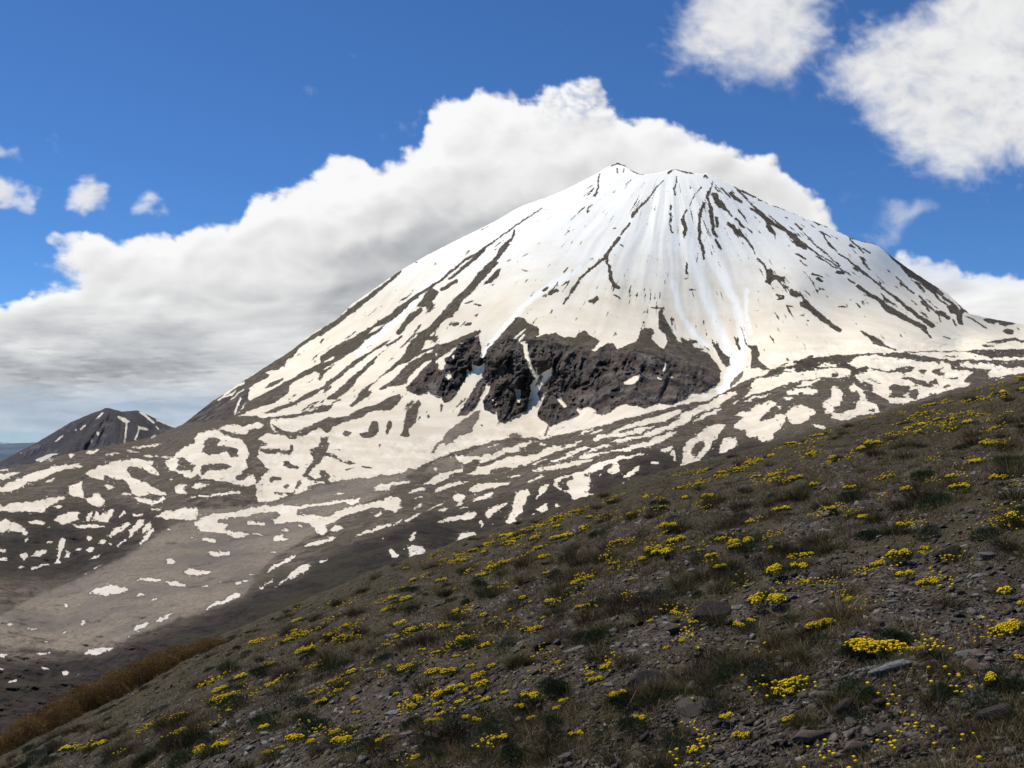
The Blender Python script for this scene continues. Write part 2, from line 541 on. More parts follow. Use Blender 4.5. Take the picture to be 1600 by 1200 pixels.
S 870,370 1000,360 1200,360 1300,365 1400,395 1560,390 1600,400 1600,410 1480,415 1300,410 1150,415 1050,400 950,385
D 1085,390 1130,382 1195,385 1140,397
lD 10 1270,360 1330,375 1400,395
D 1370,380 1450,350 1500,360 1600,350 1600,370 1500,380 1420,385
lR 9 860,365 1000,355 1150,358
lR 9 650,372 900,400 1100,415
lR 9 1370,295 1450,300 1540,285 1600,305
lR 7 1340,315 1420,325
@0,620,4
S 585,150 640,100 660,95 620,135
S 730,120 780,130 820,160 780,165 745,140
lS 13 795,170 790,210 780,285
S 855,180 930,200 930,215 880,205
lS 10 870,200 860,240 845,270
S 860,90 900,100 980,170 960,170
S 970,180 1000,200 990,210
lS 9 505,205 535,180
S 605,220 625,220 620,250 605,240
lS 5 350,280 395,245
lS 7 980,145 1080,190
lS 7 575,260 573,290
S 130,350 150,345 130,360
S 465,215 485,195 480,215
S 215,400 290,365 330,355 410,355 340,365 300,390 250,405
S 425,365 490,350 450,375 430,380
S 290,395 350,390 310,402
S 520,360 560,335 630,325 600,350 560,355
S 630,370 700,352 780,347 700,365
S 800,325 880,308 950,298 1025,298 980,310 880,320
lS 8 905,368 980,375 1070,382
lS 5 800,340 870,340
lS 8 945,255 975,240
S 1050,265 1080,252 1075,265
lS 5 0,465 50,458
S 0,500 60,475 140,468 100,490 20,515
S 0,570 100,520 200,480 300,445 400,425 510,420 520,435 430,450 350,470 290,500 250,530 180,540 100,575 0,605
S 265,535 330,508 345,520 300,535
S 530,480 560,455 640,430 700,405 800,392 900,395 970,405 950,430 980,470 1005,490 950,480 900,450 850,440 790,440 800,480 850,520 940,550 1000,590 1040,595 1050,620 1000,610 1040,640 980,670 940,685 860,655 850,630 900,630 960,640 970,630 890,620 830,610 830,580 800,540 760,520 700,510 640,490 660,525 620,515 560,500
R 895,620 940,605 1010,615 1010,640 960,650 905,635
S 650,550 680,540 715,570 670,575
S 415,610 440,560 520,520 515,560 520,610 550,645 510,635 470,620
S 545,650 590,605 620,605 660,655 630,685 580,685
lS 13 750,605 820,610
S 0,690 60,665 200,655 300,630 410,620 400,640 330,670 290,700 270,725 230,710 130,715 60,720 0,710
S 335,680 370,672 400,690 370,697
S 325,765 380,745 440,720 500,715 490,750 500,770 440,790 400,795 350,780
S 540,740 580,715 575,750 555,785 540,775
S 580,770 610,710 630,745 690,700 725,700 700,750 690,790 620,780
S 440,800 500,800 600,800 690,810 600,820 500,825
S 0,770 70,775 130,800 180,850 165,870 110,840 60,835 0,850
S 0,850 15,860 15,890 0,890
S 175,775 230,765 285,785 270,800 200,795
S 300,810 325,800 320,815
S 960,750 1050,715 1150,700 1180,690 1230,690 1240,740 1200,775 1120,765 1060,765
lS 13 955,705 1005,705
lS 12 830,735 895,730
lS 13 745,750 780,725
S 1090,560 1120,545 1170,550 1150,565 1140,580 1180,600 1130,605 1095,590
S 1185,565 1210,540 1320,545 1280,560 1230,570
lS 14 1240,620 1330,620 1400,605 1490,595
lS 11 1190,630 1220,625
S 1055,520 1095,515 1070,530
S 675,870 700,840 760,800 810,785 820,800 770,830 720,865 690,880
S 800,870 830,810 880,770 910,765 900,800 850,850 820,880
S 890,840 910,800 950,775 950,820 910,850
S 720,935 760,900 800,880 790,900 750,930
S 850,935 900,870 960,820 965,835 920,890
S 605,915 650,885 665,900 660,920
S 540,880 560,860 580,880 560,900
S 285,910 310,895 330,905 295,918
S 470,965 490,940 520,945 495,965
S 530,965 560,940 590,940 570,970
S 190,1010 230,970 270,955 300,965 260,995
S 325,1045 360,1010 360,950 365,900 390,880 410,895 390,950 375,1010 370,1040
S 400,1005 420,970 445,975 430,1000
S 540,1025 580,995 630,980 600,1010
S 125,985 170,975 185,990 150,1020
S 0,1000 50,1005 50,1030 10,1030
S 5,960 30,945 50,965 20,975
lS 12 115,1068 150,1060
lS 13 200,1078 250,1062 310,1050
lS 9 590,1075 645,1050
lS 8 525,1112 545,1105
S 145,900 165,885 170,905
lS 10 680,925 700,925
@240,620,4
S 50,405 130,385 135,350 190,315 260,285 258,245 300,222 400,205 430,185 480,180 560,180 650,160 690,165 680,190 600,205 560,235 520,232 440,205 400,210 480,240 550,265 555,290 600,350 590,440 540,485 520,500 620,480 640,520 630,550 570,555 480,540 380,520 300,515 280,480 240,510 180,485 100,455
R 310,280 340,255 400,260 430,275 400,290 430,310 500,310 530,330 535,370 480,375 440,345 410,360 330,360 300,335 320,310
R 150,385 190,378 240,410 270,420 250,440 245,470 200,460 150,455 145,420
R 300,430 380,420 460,420 490,435 470,460 400,462 330,460 320,480 300,490 290,460
R 390,212 460,210 550,250 520,262 460,235
R 1085,235 1050,260 1030,300 985,325 1000,350 1000,400 960,450 935,495 960,515 1020,525 1000,500 975,490 1010,440 1060,370 1080,370 1140,385 1200,410 1230,430 1270,410 1200,400 1150,370 1080,350 1085,290
R 1045,460 1070,460 1110,510 1090,525 1050,520 1040,490
lR 20 1010,522 1090,525
R 640,330 720,325 780,320 800,340 850,330 860,290 885,310 885,340 850,365 780,355 740,365 680,345
R 800,410 840,405 870,430 915,440 890,460 850,445 810,435
R 720,525 750,500 800,500 800,520 740,540
R 800,560 830,540 850,550 830,575
R 870,575 900,530 925,515 930,540 900,575
lR 9 750,605 850,610 880,600
R 950,560 1000,545 1060,545 1000,565 960,575
lR 8 1200,460 1260,450
lR 7 1300,435 1360,440
lR 8 1145,333 1170,334
R 560,250 640,270 700,290 640,300 650,350 650,380 670,410 690,440 710,460 680,490 670,520 640,545 640,520 620,480 560,520 530,510 520,490 570,475 600,440 580,400 600,350 555,290
S 600,490 640,500 630,545 590,550 560,520
S 250,790 310,750 380,730 500,720 600,700 700,680 800,675 900,680 1000,670 1100,655 1220,640 1300,640 1290,660 1240,675 1200,660 1100,680 1000,685 900,705 890,740 1000,740 1080,750 1180,700 1280,680 1400,650 1440,655 1480,630 1540,630 1550,655 1520,670 1560,690 1510,715 1450,700 1400,690 1300,710 1200,750 1120,780 1080,800 1090,830 1070,860 1020,850 1010,820 960,790 900,780 820,790 760,795 750,770 800,740 780,725 700,720 620,730 590,745 500,755 420,765 400,780 470,800 440,830 480,845 560,850 600,855 560,880 500,885 470,860 400,845 320,840 270,830 280,810
S 580,780 640,785 705,780 700,800 640,805 590,800
lS 10 610,855 680,865
S 740,900 770,870 810,850 800,880 855,885 830,895 770,905
lS 9 885,805 925,805
S 790,830 830,825 850,832 820,838
S 1090,835 1140,800 1190,810 1150,840 1120,830
S 1370,750 1400,720 1435,720 1410,745
S 300,895 330,880 380,885 390,905 350,912
S 330,975 380,962 480,970 480,985 420,998 360,992
S 70,1015 100,1010 140,1025 130,1040 75,1045
S 175,1095 220,1070 250,1080 360,1090 350,1105 280,1112 200,1105
lS 10 235,885 250,886
lS 10 90,830 100,830
S 65,1150 110,1150 215,1165 200,1178 100,1180
S 0,1140 45,1145 40,1158 0,1158
S 945,930 1000,905 1080,885 1165,868 1120,895 1040,920 960,937
S 1235,875 1290,850 1380,820 1460,790 1490,785 1480,805 1400,835 1300,860
lS 9 1500,800 1550,770
lS 12 1570,775 1600,760
S 680,1105 760,1050 850,1000 890,980 880,1000 800,1050 720,1095
lS 9 700,1175 740,1145
S 830,1135 880,1080 940,1045 980,1050 970,1080 910,1110 860,1140
S 1015,1020 1060,1015 1100,1012 1060,1035
lS 7 760,1188 830,1140
S 505,1165 550,1150 610,1135 570,1160 520,1172
S 655,1185 700,1180 690,1195 660,1198
lS 8 735,972 770,970
lS 6 600,1115 630,1105
lS 6 415,1160 435,1150
S 1265,1140 1300,1120 1290,1150 1270,1155
S 1480,960 1500,955 1530,980 1510,1000 1490,985
S 1415,895 1445,880 1430,900
S 1120,610 1150,600 1210,600 1180,612
S 1370,560 1450,540 1550,525 1600,520 1600,535 1500,550 1470,580 1400,590 1350,598 1400,575
@600,620,4
S 240,550 300,510 350,480 510,440 490,470 400,490 380,520 320,545
S 400,400 440,370 600,370 660,350 670,360 620,390 560,400 500,430 460,400
G 500,370 560,330 620,310 740,290 760,330 700,350 600,365 520,378
G 290,430 340,390 420,370 480,400 430,420 500,430 500,440 430,450 380,460 300,480 240,485 270,450
S 310,440 340,430 330,465 310,460
G 125,475 150,450 215,445 190,470 150,490
G 780,240 820,225 860,240 830,255 780,265
lG 7 630,300 700,285
lS 9 650,315 720,300
G 0,490 60,500 120,510 200,520 100,540 20,545 0,560
S 0,550 60,530 190,520 130,535 40,560 0,575
S 500,490 540,480 600,440 680,410 760,380 840,365 880,370 940,360 1000,330 1060,300 1120,295 1090,320 1040,345 1100,320 1160,300 1240,280 1200,300 1130,330 1060,350 1010,370 940,400 880,420 800,440 700,450 640,485 560,492
S 600,400 700,350 760,320 820,300 900,285 930,285 880,310 800,350 740,360 650,400 600,420
S 950,310 990,292 1025,290 1000,308
S 1040,400 1130,370 1220,320 1300,305 1260,330 1180,365 1120,395 1060,410
S 925,460 1000,440 1100,420 1200,400 1300,388 1310,395 1230,420 1120,450 1000,465 935,468
lS 9 930,420 1020,390
S 880,535 920,510 980,495 1015,490 960,515 900,538
S 755,495 790,487 855,482 850,495 790,503
S 310,600 320,570 380,550 460,530 540,520 520,535 440,560 360,585
S 145,600 190,575 270,565 265,580 180,598
S 530,590 580,550 640,530 720,535 800,532 780,550 700,565 620,585 560,597
S 535,660 600,620 660,600 695,603 660,625 590,650
S 435,625 460,608 510,615 500,650 480,680 450,680 470,655 440,645
S 0,640 40,625 100,630 110,640 80,660 90,685 125,695 70,725 30,715 0,700
lS 9 185,640 240,622
lS 7 190,695 240,670
S 255,725 300,690 390,655 380,670 330,690 280,715
S 335,725 370,690 410,690 390,710
lS 9 485,695 520,690
S 0,810 30,790 50,790 40,805 0,820
S 60,800 100,770 100,785
S 130,775 180,740 235,720 200,755 150,775
S 335,785 390,755 480,740 570,722 575,740 540,775 500,765 420,775 340,790
S 1060,545 1070,520 1100,500 1180,475 1260,460 1290,440 1340,415 1400,395 1480,370 1600,355 1600,370 1490,390 1450,400 1380,410 1310,440 1280,480 1290,520 1270,560 1290,580 1260,600 1300,610 1360,630 1330,640 1290,650 1230,655 1190,640 1150,600 1110,585 1070,565
D 1120,510 1170,490 1180,510 1140,540 1160,580 1130,590 1095,560 1090,545
D 1245,480 1275,480 1275,500 1250,500
S 1390,455 1440,430 1460,415 1480,460 1440,485 1410,480
S 1480,515 1520,470 1600,430 1600,460 1540,490
S 1470,540 1520,535 1560,560 1540,580 1500,555
S 1340,480 1360,475 1350,500
S 955,640 975,560 1000,550 1040,550 1010,590 980,620
S 950,710 990,675 1020,670 1030,705 1000,725
S 1070,670 1090,670 1130,700 1110,720 1080,715
S 755,780 790,740 800,690 820,620 850,590 900,575 915,590 900,640 860,680 860,720 820,760 830,795 790,800
S 640,750 640,710 690,680 750,662 778,665 750,690 690,720 655,765
S 600,800 600,770 630,780 620,800 595,820
S 660,800 690,800 680,810
S 470,880 480,850 520,845 570,840 580,870 560,890 530,880 500,900 570,915 540,925 460,935 440,930 460,890
S 680,850 700,825 750,840 740,860 700,865
S 155,890 180,850 200,825 190,860 170,910
S 140,940 180,920 240,930 245,980 200,1025 160,1010
S 35,960 90,975 60,1000 40,990
S 870,800 900,770 915,780 890,810
lS 12 930,735 940,735
S 1140,690 1160,685 1165,700
@0,800,4
S 540,510 600,475 700,460 780,470 810,485 780,500 720,515 660,530 600,515
S 845,520 880,512 900,520 870,535
S 815,418 880,408 885,420
S 885,410 920,405 1000,425 980,437 900,425
S 400,570 440,585 405,598
S 480,575 500,570 505,590
S 460,640 495,638 480,650
S 490,700 530,675 550,680 520,705
S 38,710 60,692 95,695 60,718
S 170,740 190,722 240,725 210,742
lS 7 275,812 300,808
lS 7 395,755 410,750
S 215,885 250,875 325,870 280,900
S 0,888 50,895 40,908 0,908
S 0,980 45,970 10,1000
S 40,1060 90,1045 125,1042 100,1060 50,1068
S 245,975 290,968 330,985 280,990
S 385,1005 400,990 440,995 425,1020 395,1022
S 465,1050 490,1010 505,1005 480,1040
S 530,885 560,860 620,850 680,845 740,825 700,850 620,885 550,895
S 785,795 800,775 830,768 815,785
S 835,740 850,710 920,685 935,700 890,730 860,745
S 957,695 990,665 1090,622 1095,630 1020,675 965,698
S 1285,610 1320,580 1380,560 1440,520 1500,508 1510,520 1460,545 1400,575 1330,595 1300,612
lS 7 935,550 990,540
lS 7 1370,440 1400,428
lS 7 1255,468 1290,460
lS 7 1560,395 1590,385
"""

# ------------------------------------------------------------------ snow and rock map
# S snow, R brown rock, C dark crag, G pale scree, D dark turf with lower-left cloud shade painted in; laid out where each patch lies on the land
def raster(txt, W=1600, H=1200):
    kind = np.zeros((H, W), np.uint8)
    K = {'R': 0, 'S': 1, 'C': 2, 'G': 3, 'D': 4}
    ox = oy = 0.0; s = 1.0
    for ln in txt.strip().split('\n'):
        if ln[0] == '@':
            ox, oy, s = [float(v) for v in ln[1:].split(',')]; continue
        t = ln.split(); line = t[0][0] == 'l'; k = K[t[0][-1]]
        w = float(t[1]) / s if line else 0.0
        P = np.array([[float(a) for a in p.split(',')] for p in t[2 if line else 1:]]) / s + [ox, oy]
        pad = w + 2
        x0 = max(int(P[:, 0].min() - pad), 0); x1 = min(int(P[:, 0].max() + pad), W)
        y0 = max(int(P[:, 1].min() - pad), 0); y1 = min(int(P[:, 1].max() + pad), H)
        if x1 <= x0 or y1 <= y0: continue
        X, Y = np.meshgrid(np.arange(x0, x1) + .5, np.arange(y0, y1) + .5)
        if line:
            w = max(w, 2.3)
            m = np.zeros(X.shape, bool)
            for a, b in zip(P[:-1], P[1:]):
                d = b - a; L = max((d * d).sum(), 1e-9)
                u = np.clip(((X - a[0]) * d[0] + (Y - a[1]) * d[1]) / L, 0, 1)
                m |= ((X - a[0] - u * d[0]) ** 2 + (Y - a[1] - u * d[1]) ** 2) < (w / 2) ** 2
        else:
            m = poly_mask(P, X, Y)
        kind[y0:y1, x0:x1][m] = k
    return kind

KIND = raster(TRACE)
YY, XX = np.mgrid[0:1200, 0:1600].astype(float)
def soft(A):      # light 3x3 smoothing keeps thin rock ribs
    P = np.pad(A, 1, mode='edge'); P = (P[:-2] + 2 * P[1:-1] + P[2:]) / 4
    return (P[:, :-2] + 2 * P[:, 1:-1] + P[:, 2:]) / 4
SNOW = soft((KIND == 1).astype(float)); SNOW_M = blur(SNOW, 2)
SNOW_W = blur(SNOW, 7)
CLIFF = blur((KIND == 2).astype(float), 2)
CLIFF_W = blur(CLIFF, 8)
SCREE = blur((KIND == 3).astype(float), 1)
DARK = blur((KIND == 4).astype(float), 7)

# wind-packed avalanche runs, clean white against the dusty snow
TRACKS = [(9, [(1095, 305), (1082, 335), (1081, 380), (1087, 420), (1102, 460), (1117, 500), (1137, 545), (1145, 575), (1140, 590)]),
          (8, [(1112, 402), (1130, 435), (1145, 465), (1157, 500), (1160, 530), (1157, 560), (1145, 590), (1125, 612)]),
          (5, [(1052, 440), (1057, 472), (1067, 497), (1085, 522), (1103, 540)]),
          (4, [(1166, 452), (1166, 490), (1172, 520)]),
          (5, [(905, 420), (860, 445), (820, 475), (790, 510), (760, 545), (742, 580)]),
          (6, [(690, 430), (660, 455), (620, 500), (560, 550)])]
TR = np.zeros((1200, 1600))
for w, pts in TRACKS:
    P = np.array(pts, float)
    for a, b in zip(P[:-1], P[1:]):
        d = b - a; L = (d * d).sum()
        u = np.clip(((XX - a[0]) * d[0] + (YY - a[1]) * d[1]) / L, 0, 1)
        r = np.sqrt((XX - a[0] - u * d[0]) ** 2 + (YY - a[1] - u * d[1]) ** 2)
        TR = np.maximum(TR, np.clip(1.3 - r / w, 0, 1))

SIL = np.array([(-260, 742), (-60, 738), (0, 734), (50, 724), (100, 710), (150, 700), (190, 693), (240, 682), (262, 674), (287, 662), (300, 652), (330, 628),
    (340, 622), (385, 592), (420, 570), (455, 548), (490, 520), (525, 500), (550, 475), (580, 455), (605, 437), (630, 420), (665, 400),
    (710, 377), (745, 360), (775, 345), (805, 327), (820, 320), (850, 310), (875, 300), (900, 288), (915, 280), (935, 270), (945, 263),
    (957, 257), (965, 253), (975, 258), (985, 265), (1000, 272), (1015, 272), (1030, 270), (1042, 267), (1050, 264), (1065, 265), (1085, 271),
    (1098, 272), (1104, 270), (1112, 274), (1125, 280), (1140, 287), (1150, 291), (1165, 299), (1200, 318), (1220, 325), (1235, 331),
    (1250, 337), (1270, 345), (1300, 358), (1320, 367), (1340, 376), (1365, 380), (1375, 387), (1395, 402), (1420, 420), (1450, 440),
    (1480, 458), (1500, 477), (1515, 490), (1535, 495), (1560, 500), (1600, 507), (1700, 520), (1900, 540)], float)
FOOT = np.array([(-260, 743), (240, 684), (290, 663), (345, 652), (400, 655), (470, 668), (560, 690), (680, 700), (800, 680), (870, 680), (930, 667), (1040, 640),
    (1107, 624), (1162, 595), (1225, 569), (1300, 555), (1400, 551), (1600, 545), (1900, 556)], float)
BOT = np.array([(-260, 1330), (0, 1250), (400, 1090), (800, 930), (1200, 800), (1600, 690), (1900, 640)], float)

# range (metres) of land seen at a few places, smoothly interpolated
CTRL = np.array([(965, 256, 5200), (1104, 272, 5000), (1050, 380, 4300), (900, 450, 3900), (850, 570, 3350), (850, 685, 3000), (1130, 615, 3000), (1300, 556, 3300), (1500, 548, 3900),
    (1600, 545, 4300), (1850, 548, 4700), (1250, 440, 4100), (1400, 480, 4300), (1375, 387, 5000), (1515, 490, 4800), (1600, 507, 5600), (1850, 535, 6000), (1250, 338, 4900), (600, 440, 5200), (400, 580, 5000),
    (300, 655, 4600), (500, 590, 4250), (700, 500, 4060), (750, 380, 4600), (700, 740, 2300), (420, 780, 2000), (300, 700, 2800), (420, 650, 3300), (560, 680, 2900), (240, 684, 4100), (150, 701, 3300), (0, 736, 2900), (-250, 744, 2900),
    (0, 800, 2000), (-250, 820, 1900), (0, 900, 1300), (100, 900, 1400), (300, 850, 1500), (150, 930, 1100), (0, 970, 950), (0, 1050, 760), (-250, 1050, 760), (130, 1020, 850), (640, 830, 1200),
    (400, 930, 950), (200, 1010, 800), (1000, 710, 1800), (1270, 650, 2000), (1500, 580, 2800), (1600, 565, 3300), (0, 1250, 500), (-250, 1330, 430), (400, 1100, 600), (800, 960, 900),
    (1200, 850, 1200), (1600, 750, 1800), (1850, 700, 2200), (1100, 650, 2450), (850, 740, 1900), (1350, 600, 2500)], float)

def tps(ctrl, qx, qy):
    S = 400.0
    X = ctrl[:, :2] / S; v = np.log(ctrl[:, 2]); n = len(X)
    def U(r2): return 0.5 * r2 * np.log(r2 + 1e-9)
    A = np.zeros((n + 3, n + 3))
    d2 = ((X[:, None] - X[None]) ** 2).sum(-1)
    A[:n, :n] = U(d2) + np.eye(n) * 0.004
    A[:n, n] = 1; A[:n, n + 1:] = X; A[n, :n] = 1; A[n + 1:, :n] = X.T
    w = np.linalg.solve(A, np.concatenate([v, [0, 0, 0]]))
    q = np.stack([qx.ravel(), qy.ravel()], -1) / S
    r = w[n] + q @ w[n + 1:]
    for i in range(n):
        r = r + w[i] * U(((q - X[i]) ** 2).sum(-1))
    return r.reshape(qx.shape)

gx = np.linspace(-270, 1910, 440); gy = np.linspace(230, 1340, 230)
GX, GY = np.meshgrid(gx, gy)
LOGD = tps(CTRL, GX, GY)

def base_range(px, py):
    return np.exp(bil(LOGD, (px - gx[0]) / (gx[1] - gx[0]), (py - gy[0]) / (gy[1] - gy[0])))

def terrain_mesh(cols, top, bot, rows, jag=0.0, back=False, skirt=False):
    nx = len(cols)
    if jag: top = top - jag * fbm(cols / 7, cols * 0, 3, 71)
    t = np.linspace(0, 1, rows)[:, None]
    px = np.repeat(cols[None], rows, 0)
    py = top[None] * (1 - t) + bot[None] * t
    # patches get ragged edges from a small warp
    mtw = 1 - .55 * sstep(20, -40, py - np.interp(px, FOOT[:, 0], FOOT[:, 1]))
    wx = px + 6.0 * mtw * fbm(px / 15, py / 9, 5, 3, .62) + 3.0 * fbm(px / 40, py / 25, 2, 5)
    wy = py + 5.0 * mtw * fbm(px / 15, py / 9, 5, 9, .62) + 1.5 * fbm(px / 40, py / 25, 2, 15)
    wx = np.where(wx < 4, 8 - wx, wx); wx = np.where(wx > 1596, 3192 - wx, wx)      # land beyond the photo carries similar patches
    q = lambda A: bil(A, wx - .5, wy - .5)
    snow = .74 * q(SNOW) + .26 * q(SNOW_M) + .01; snowm = q(SNOW_M); snoww = q(SNOW_W); cl = q(CLIFF); clw = q(CLIFF_W); sc = q(SCREE); dk = q(DARK); tr = q(TR)
    D = base_range(px, py)
    # relief: fall-line gullies on the cone, hummocks lower down, broken crags
    th = np.arctan2(px - 1050, py - 215); rr = np.hypot(px - 1050, py - 215)
    foot = np.interp(px, FOOT[:, 0], FOOT[:, 1])
    mt = sstep(10, -40, py - foot)
    edge = sstep(0, 22, py - np.interp(px, SIL[:, 0], SIL[:, 1]))
    gul = fbm(th * 6 + 0.3 * fbm(rr / 90, th * 2, 2, 31), rr / 200, 3, 21, 0.42)
    fleck = fbm(th * 42 + px / 90, rr / 34, 4, 25, .62)
    snow = snow - mt * sstep(.05, .45, fleck + .45 * (.72 - snoww) + .22 * fbm(px / 70, py / 70, 2, 29) - .12 * sstep(500, 420, py) * sstep(900, 700, px)) * .75 * sstep(250, 300, py) * sstep(.45, .75, snoww)
    D = D - mt * edge * 17 * gul * sstep(10, 120, rr)
    hum = fbm(px / 42 + py / 60, py / 15 - px / 60, 5, 41, 0.5)
    D = D * (1 - (1 - mt) * edge * 0.020 * hum)
    spk = fbm(px / 7 + py / 30, py / 4 - px / 30, 4, 45, .65)
    snow = snow + (1 - mt) * (.6 * sstep(.20, .42, spk) * sstep(.08, .3, snoww) - .6 * sstep(.20, .42, -spk) * sstep(.97, .7, snoww))
    rib = 1 - snoww
    D = D - edge * 16 * (rib - .3) * mt
    D = D * (1 - edge * (1 - mt) * 0.010 * (rib - .5))
    cwx, cwy = px + 14 * fbm(px / 30, py / 30, 3, 53), py + 14 * fbm(px / 30, py / 30, 3, 54)
    crag = fbm(cwx / 46 + cwy / 150, cwy / 70, 3, 51, 0.5, True) + .5 * fbm(cwx / 17 + cwy / 60, cwy / 25, 4, 57, 0.6, True) + .2 * fbm(px / 6, py / 6, 3, 59, .6, True)
    D = D - clw * (80 * (crag - .25) - 12) * (1 - .85 * sstep(.2, .8, snowm))
    D = D - 0.0009 * D * fbm(px / 5, py / 4, 3, 61) * (1 - .75 * sstep(.3, .7, snow)) * edge
    u, e = ray(px, py)
    V = np.stack([u * D, D, e * D], -1)
    A = dict(snow=snow, cliff=cl, scree=sc, dark=dk, track=tr, rise=py)
    if back:      # far side of the crest
        n = 6; dd = np.array([40, 120, 300, 700, 1400, 2600.])[::-1][:, None]
        top_ = V[0][None]
        B = np.repeat(top_, n, 0).copy(); B[..., 1] += dd; B[..., 2] -= dd * 0.62
        V = np.concatenate([B, V]); A = {k: np.concatenate([np.repeat(a[:1], n, 0), a]) for k, a in A.items()}
    if skirt:     # land running on down toward the near hill
        n = 5; last = V[-1][None]
        s = np.linspace(0, 1, n + 1)[1:][:, None]
        Y2 = 230.0; B = np.repeat(last, n, 0).copy()
        k = (1 - s) + s * (Y2 / B[..., 1])
        z2 = -260.0
        B2 = B.copy(); B2[..., 0] = B[..., 0] * k; B2[..., 1] = B[..., 1] * k; B2[..., 2] = B[..., 2] * (1 - s) + z2 * s
        V = np.concatenate([V, B2]); A = {k_: np.concatenate([a, np.repeat(a[-1:], n, 0)]) for k_, a in A.items()}
    r, c = V.shape[:2]
    idx = np.arange(r * c).reshape(r, c)
    Fq = np.stack([idx[:-1, :-1], idx[1:, :-1], idx[1:, 1:], idx[:-1, 1:]], -1).reshape(-1, 4)
    return V.reshape(-1, 3), Fq, {k: v.ravel() for k, v in A.items()}

# ------------------------------------------------------------------ land material
def land_material(name, haze=0.0, hcol=(.16, .22, .33)):
    m = NT(name)
    P = m.pos()
    snow = m.attr('snow'); cl = m.attr('cliff'); sc = m.attr('scree'); dk = m.attr('dark'); tr = m.attr('track'); rise = m.attr('rise')
    nf = m.noise(0.035, 6, 0.65, P); nm = m.noise(0.008, 5, 0.6, P); nff = m.noise(0.16, 4, 0.6, P)
    big = m.noise(0.0022, 4, 0.5, P)
    # rock colours
    brown = m.mix(m.mapr(nf, .38, .62), (.058, .045, .034), (.150, .122, .096))
    brown = m.mix(m.mapr(nm, .42, .66), brown, (.088, .076, .048))
    brown = m.mix(m.mapr(nff, .52, .62, 0, .75), brown, (.040, .031, .024))
    scree = m.mix(m.mapr(nff, .4, .6), (.165, .138, .104), (.240, .205, .160))
    scree = m.mix(m.mapr(nm, .35, .7), scree, (.135, .115, .100))
    scree = m.mix(m.mapr(nf, .58, .68, 0, .8), scree, (.070, .056, .045)); scree = m.mix(m.mapr(nff, .60, .68, 0, .7), scree, (.055, .045, .038))
    turf = m.mix(m.mapr(m.math('MULTIPLY', m.math('ADD', nf, nff), .5), .4, .6), (.012, .009, .007), (.038, .028, .020))  # turf kept extra dark: cloud shade of the low valley painted in
    turf = m.mix(m.mapr(nm, .5, .66), turf, (.033, .029, .015))
    crag = m.mix(m.mapr(m.noise(0.022, 8, 0.7, m.scalevec(P, (1, .5, .45))), .38, .68), (.011, .009, .009), (.150, .130, .114))
    crag = m.mix(m.mapr(nm, .45, .6), crag, m.mix(.6, crag, (.085, .062, .046)))
    rock = m.mix(sc, brown, scree)
    rock = m.mix(dk, rock, turf)
    rock = m.mix(m.mapr(m.math('ADD', cl, m.math('MULTIPLY', m.math('SUBTRACT', nf, .5), .7)), .35, .65), rock, crag)
    # snow: clean high up, dusty lower down, with shade painted in at the valley bottom
    d = m.math('ADD', m.mapr(rise, 350, 510, 0, 1), m.math('MULTIPLY', m.math('SUBTRACT', nm, .5), .9))
    d = m.math('SUBTRACT', m.math('MULTIPLY', d, 1.0, clamp=True), m.math('MULTIPLY', tr, m.mapr(nff, .25, .6, .55, 1)), clamp=True)
    clean = m.mix(m.mapr(big, .35, .7), (.96, .955, .88), (.93, .93, .87))
    dusty_shaded = m.mix(m.mapr(nm, .35, .7), (.84, .765, .62), (.78, .70, .55))
    dusty_shaded = m.mix(m.mapr(rise, 540, 680), dusty_shaded, m.mix(m.mapr(nm, .35, .7), (.67, .61, .50), (.60, .54, .43)))
    dusty_shaded = m.mix(m.mapr(rise, 760, 1000), dusty_shaded, (.55, .50, .45))  # lowest snow darker still: cloud shade put into its colour
    sn = m.mix(d, clean, dusty_shaded)
    sn = m.mix(m.mapr(nff, .62, .8, 0, .35), sn, (.45, .39, .33))
    s = m.math('ADD', snow, m.math('MULTIPLY', m.math('SUBTRACT', m.noise(0.05, 5, 0.7, P), .5), .95))
    s = m.math('ADD', s, m.math('MULTIPLY', m.math('SUBTRACT', nff, .5), 1.1))
    s = m.math('ADD', s, m.math('MULTIPLY', m.math('SUBTRACT', m.noise(.45, 3, .6, P), .5), .7))
    sf = m.mapr(s, .45, .55)
    c = m.mix(sf, rock, sn)
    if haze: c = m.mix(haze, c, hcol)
    m.col(c)
    h = m.math('ADD', m.math('MULTIPLY', nf, 6.0), m.math('MULTIPLY', nff, 2.2))
    h = m.math('MULTIPLY', h, m.mapr(sf, 0, 1, 1.0, .12))
    h = m.math('ADD', h, m.math('MULTIPLY', m.mapr(s, .40, .62), 1.6))      # melt lip: snow lies proud of the ground
    m.bump(h, 0.8, 1.0)
    m.b.inputs['Roughness'].default_value = 0.95
    m.b.inputs['Specular IOR Level'].default_value = 0.1
    return m.m

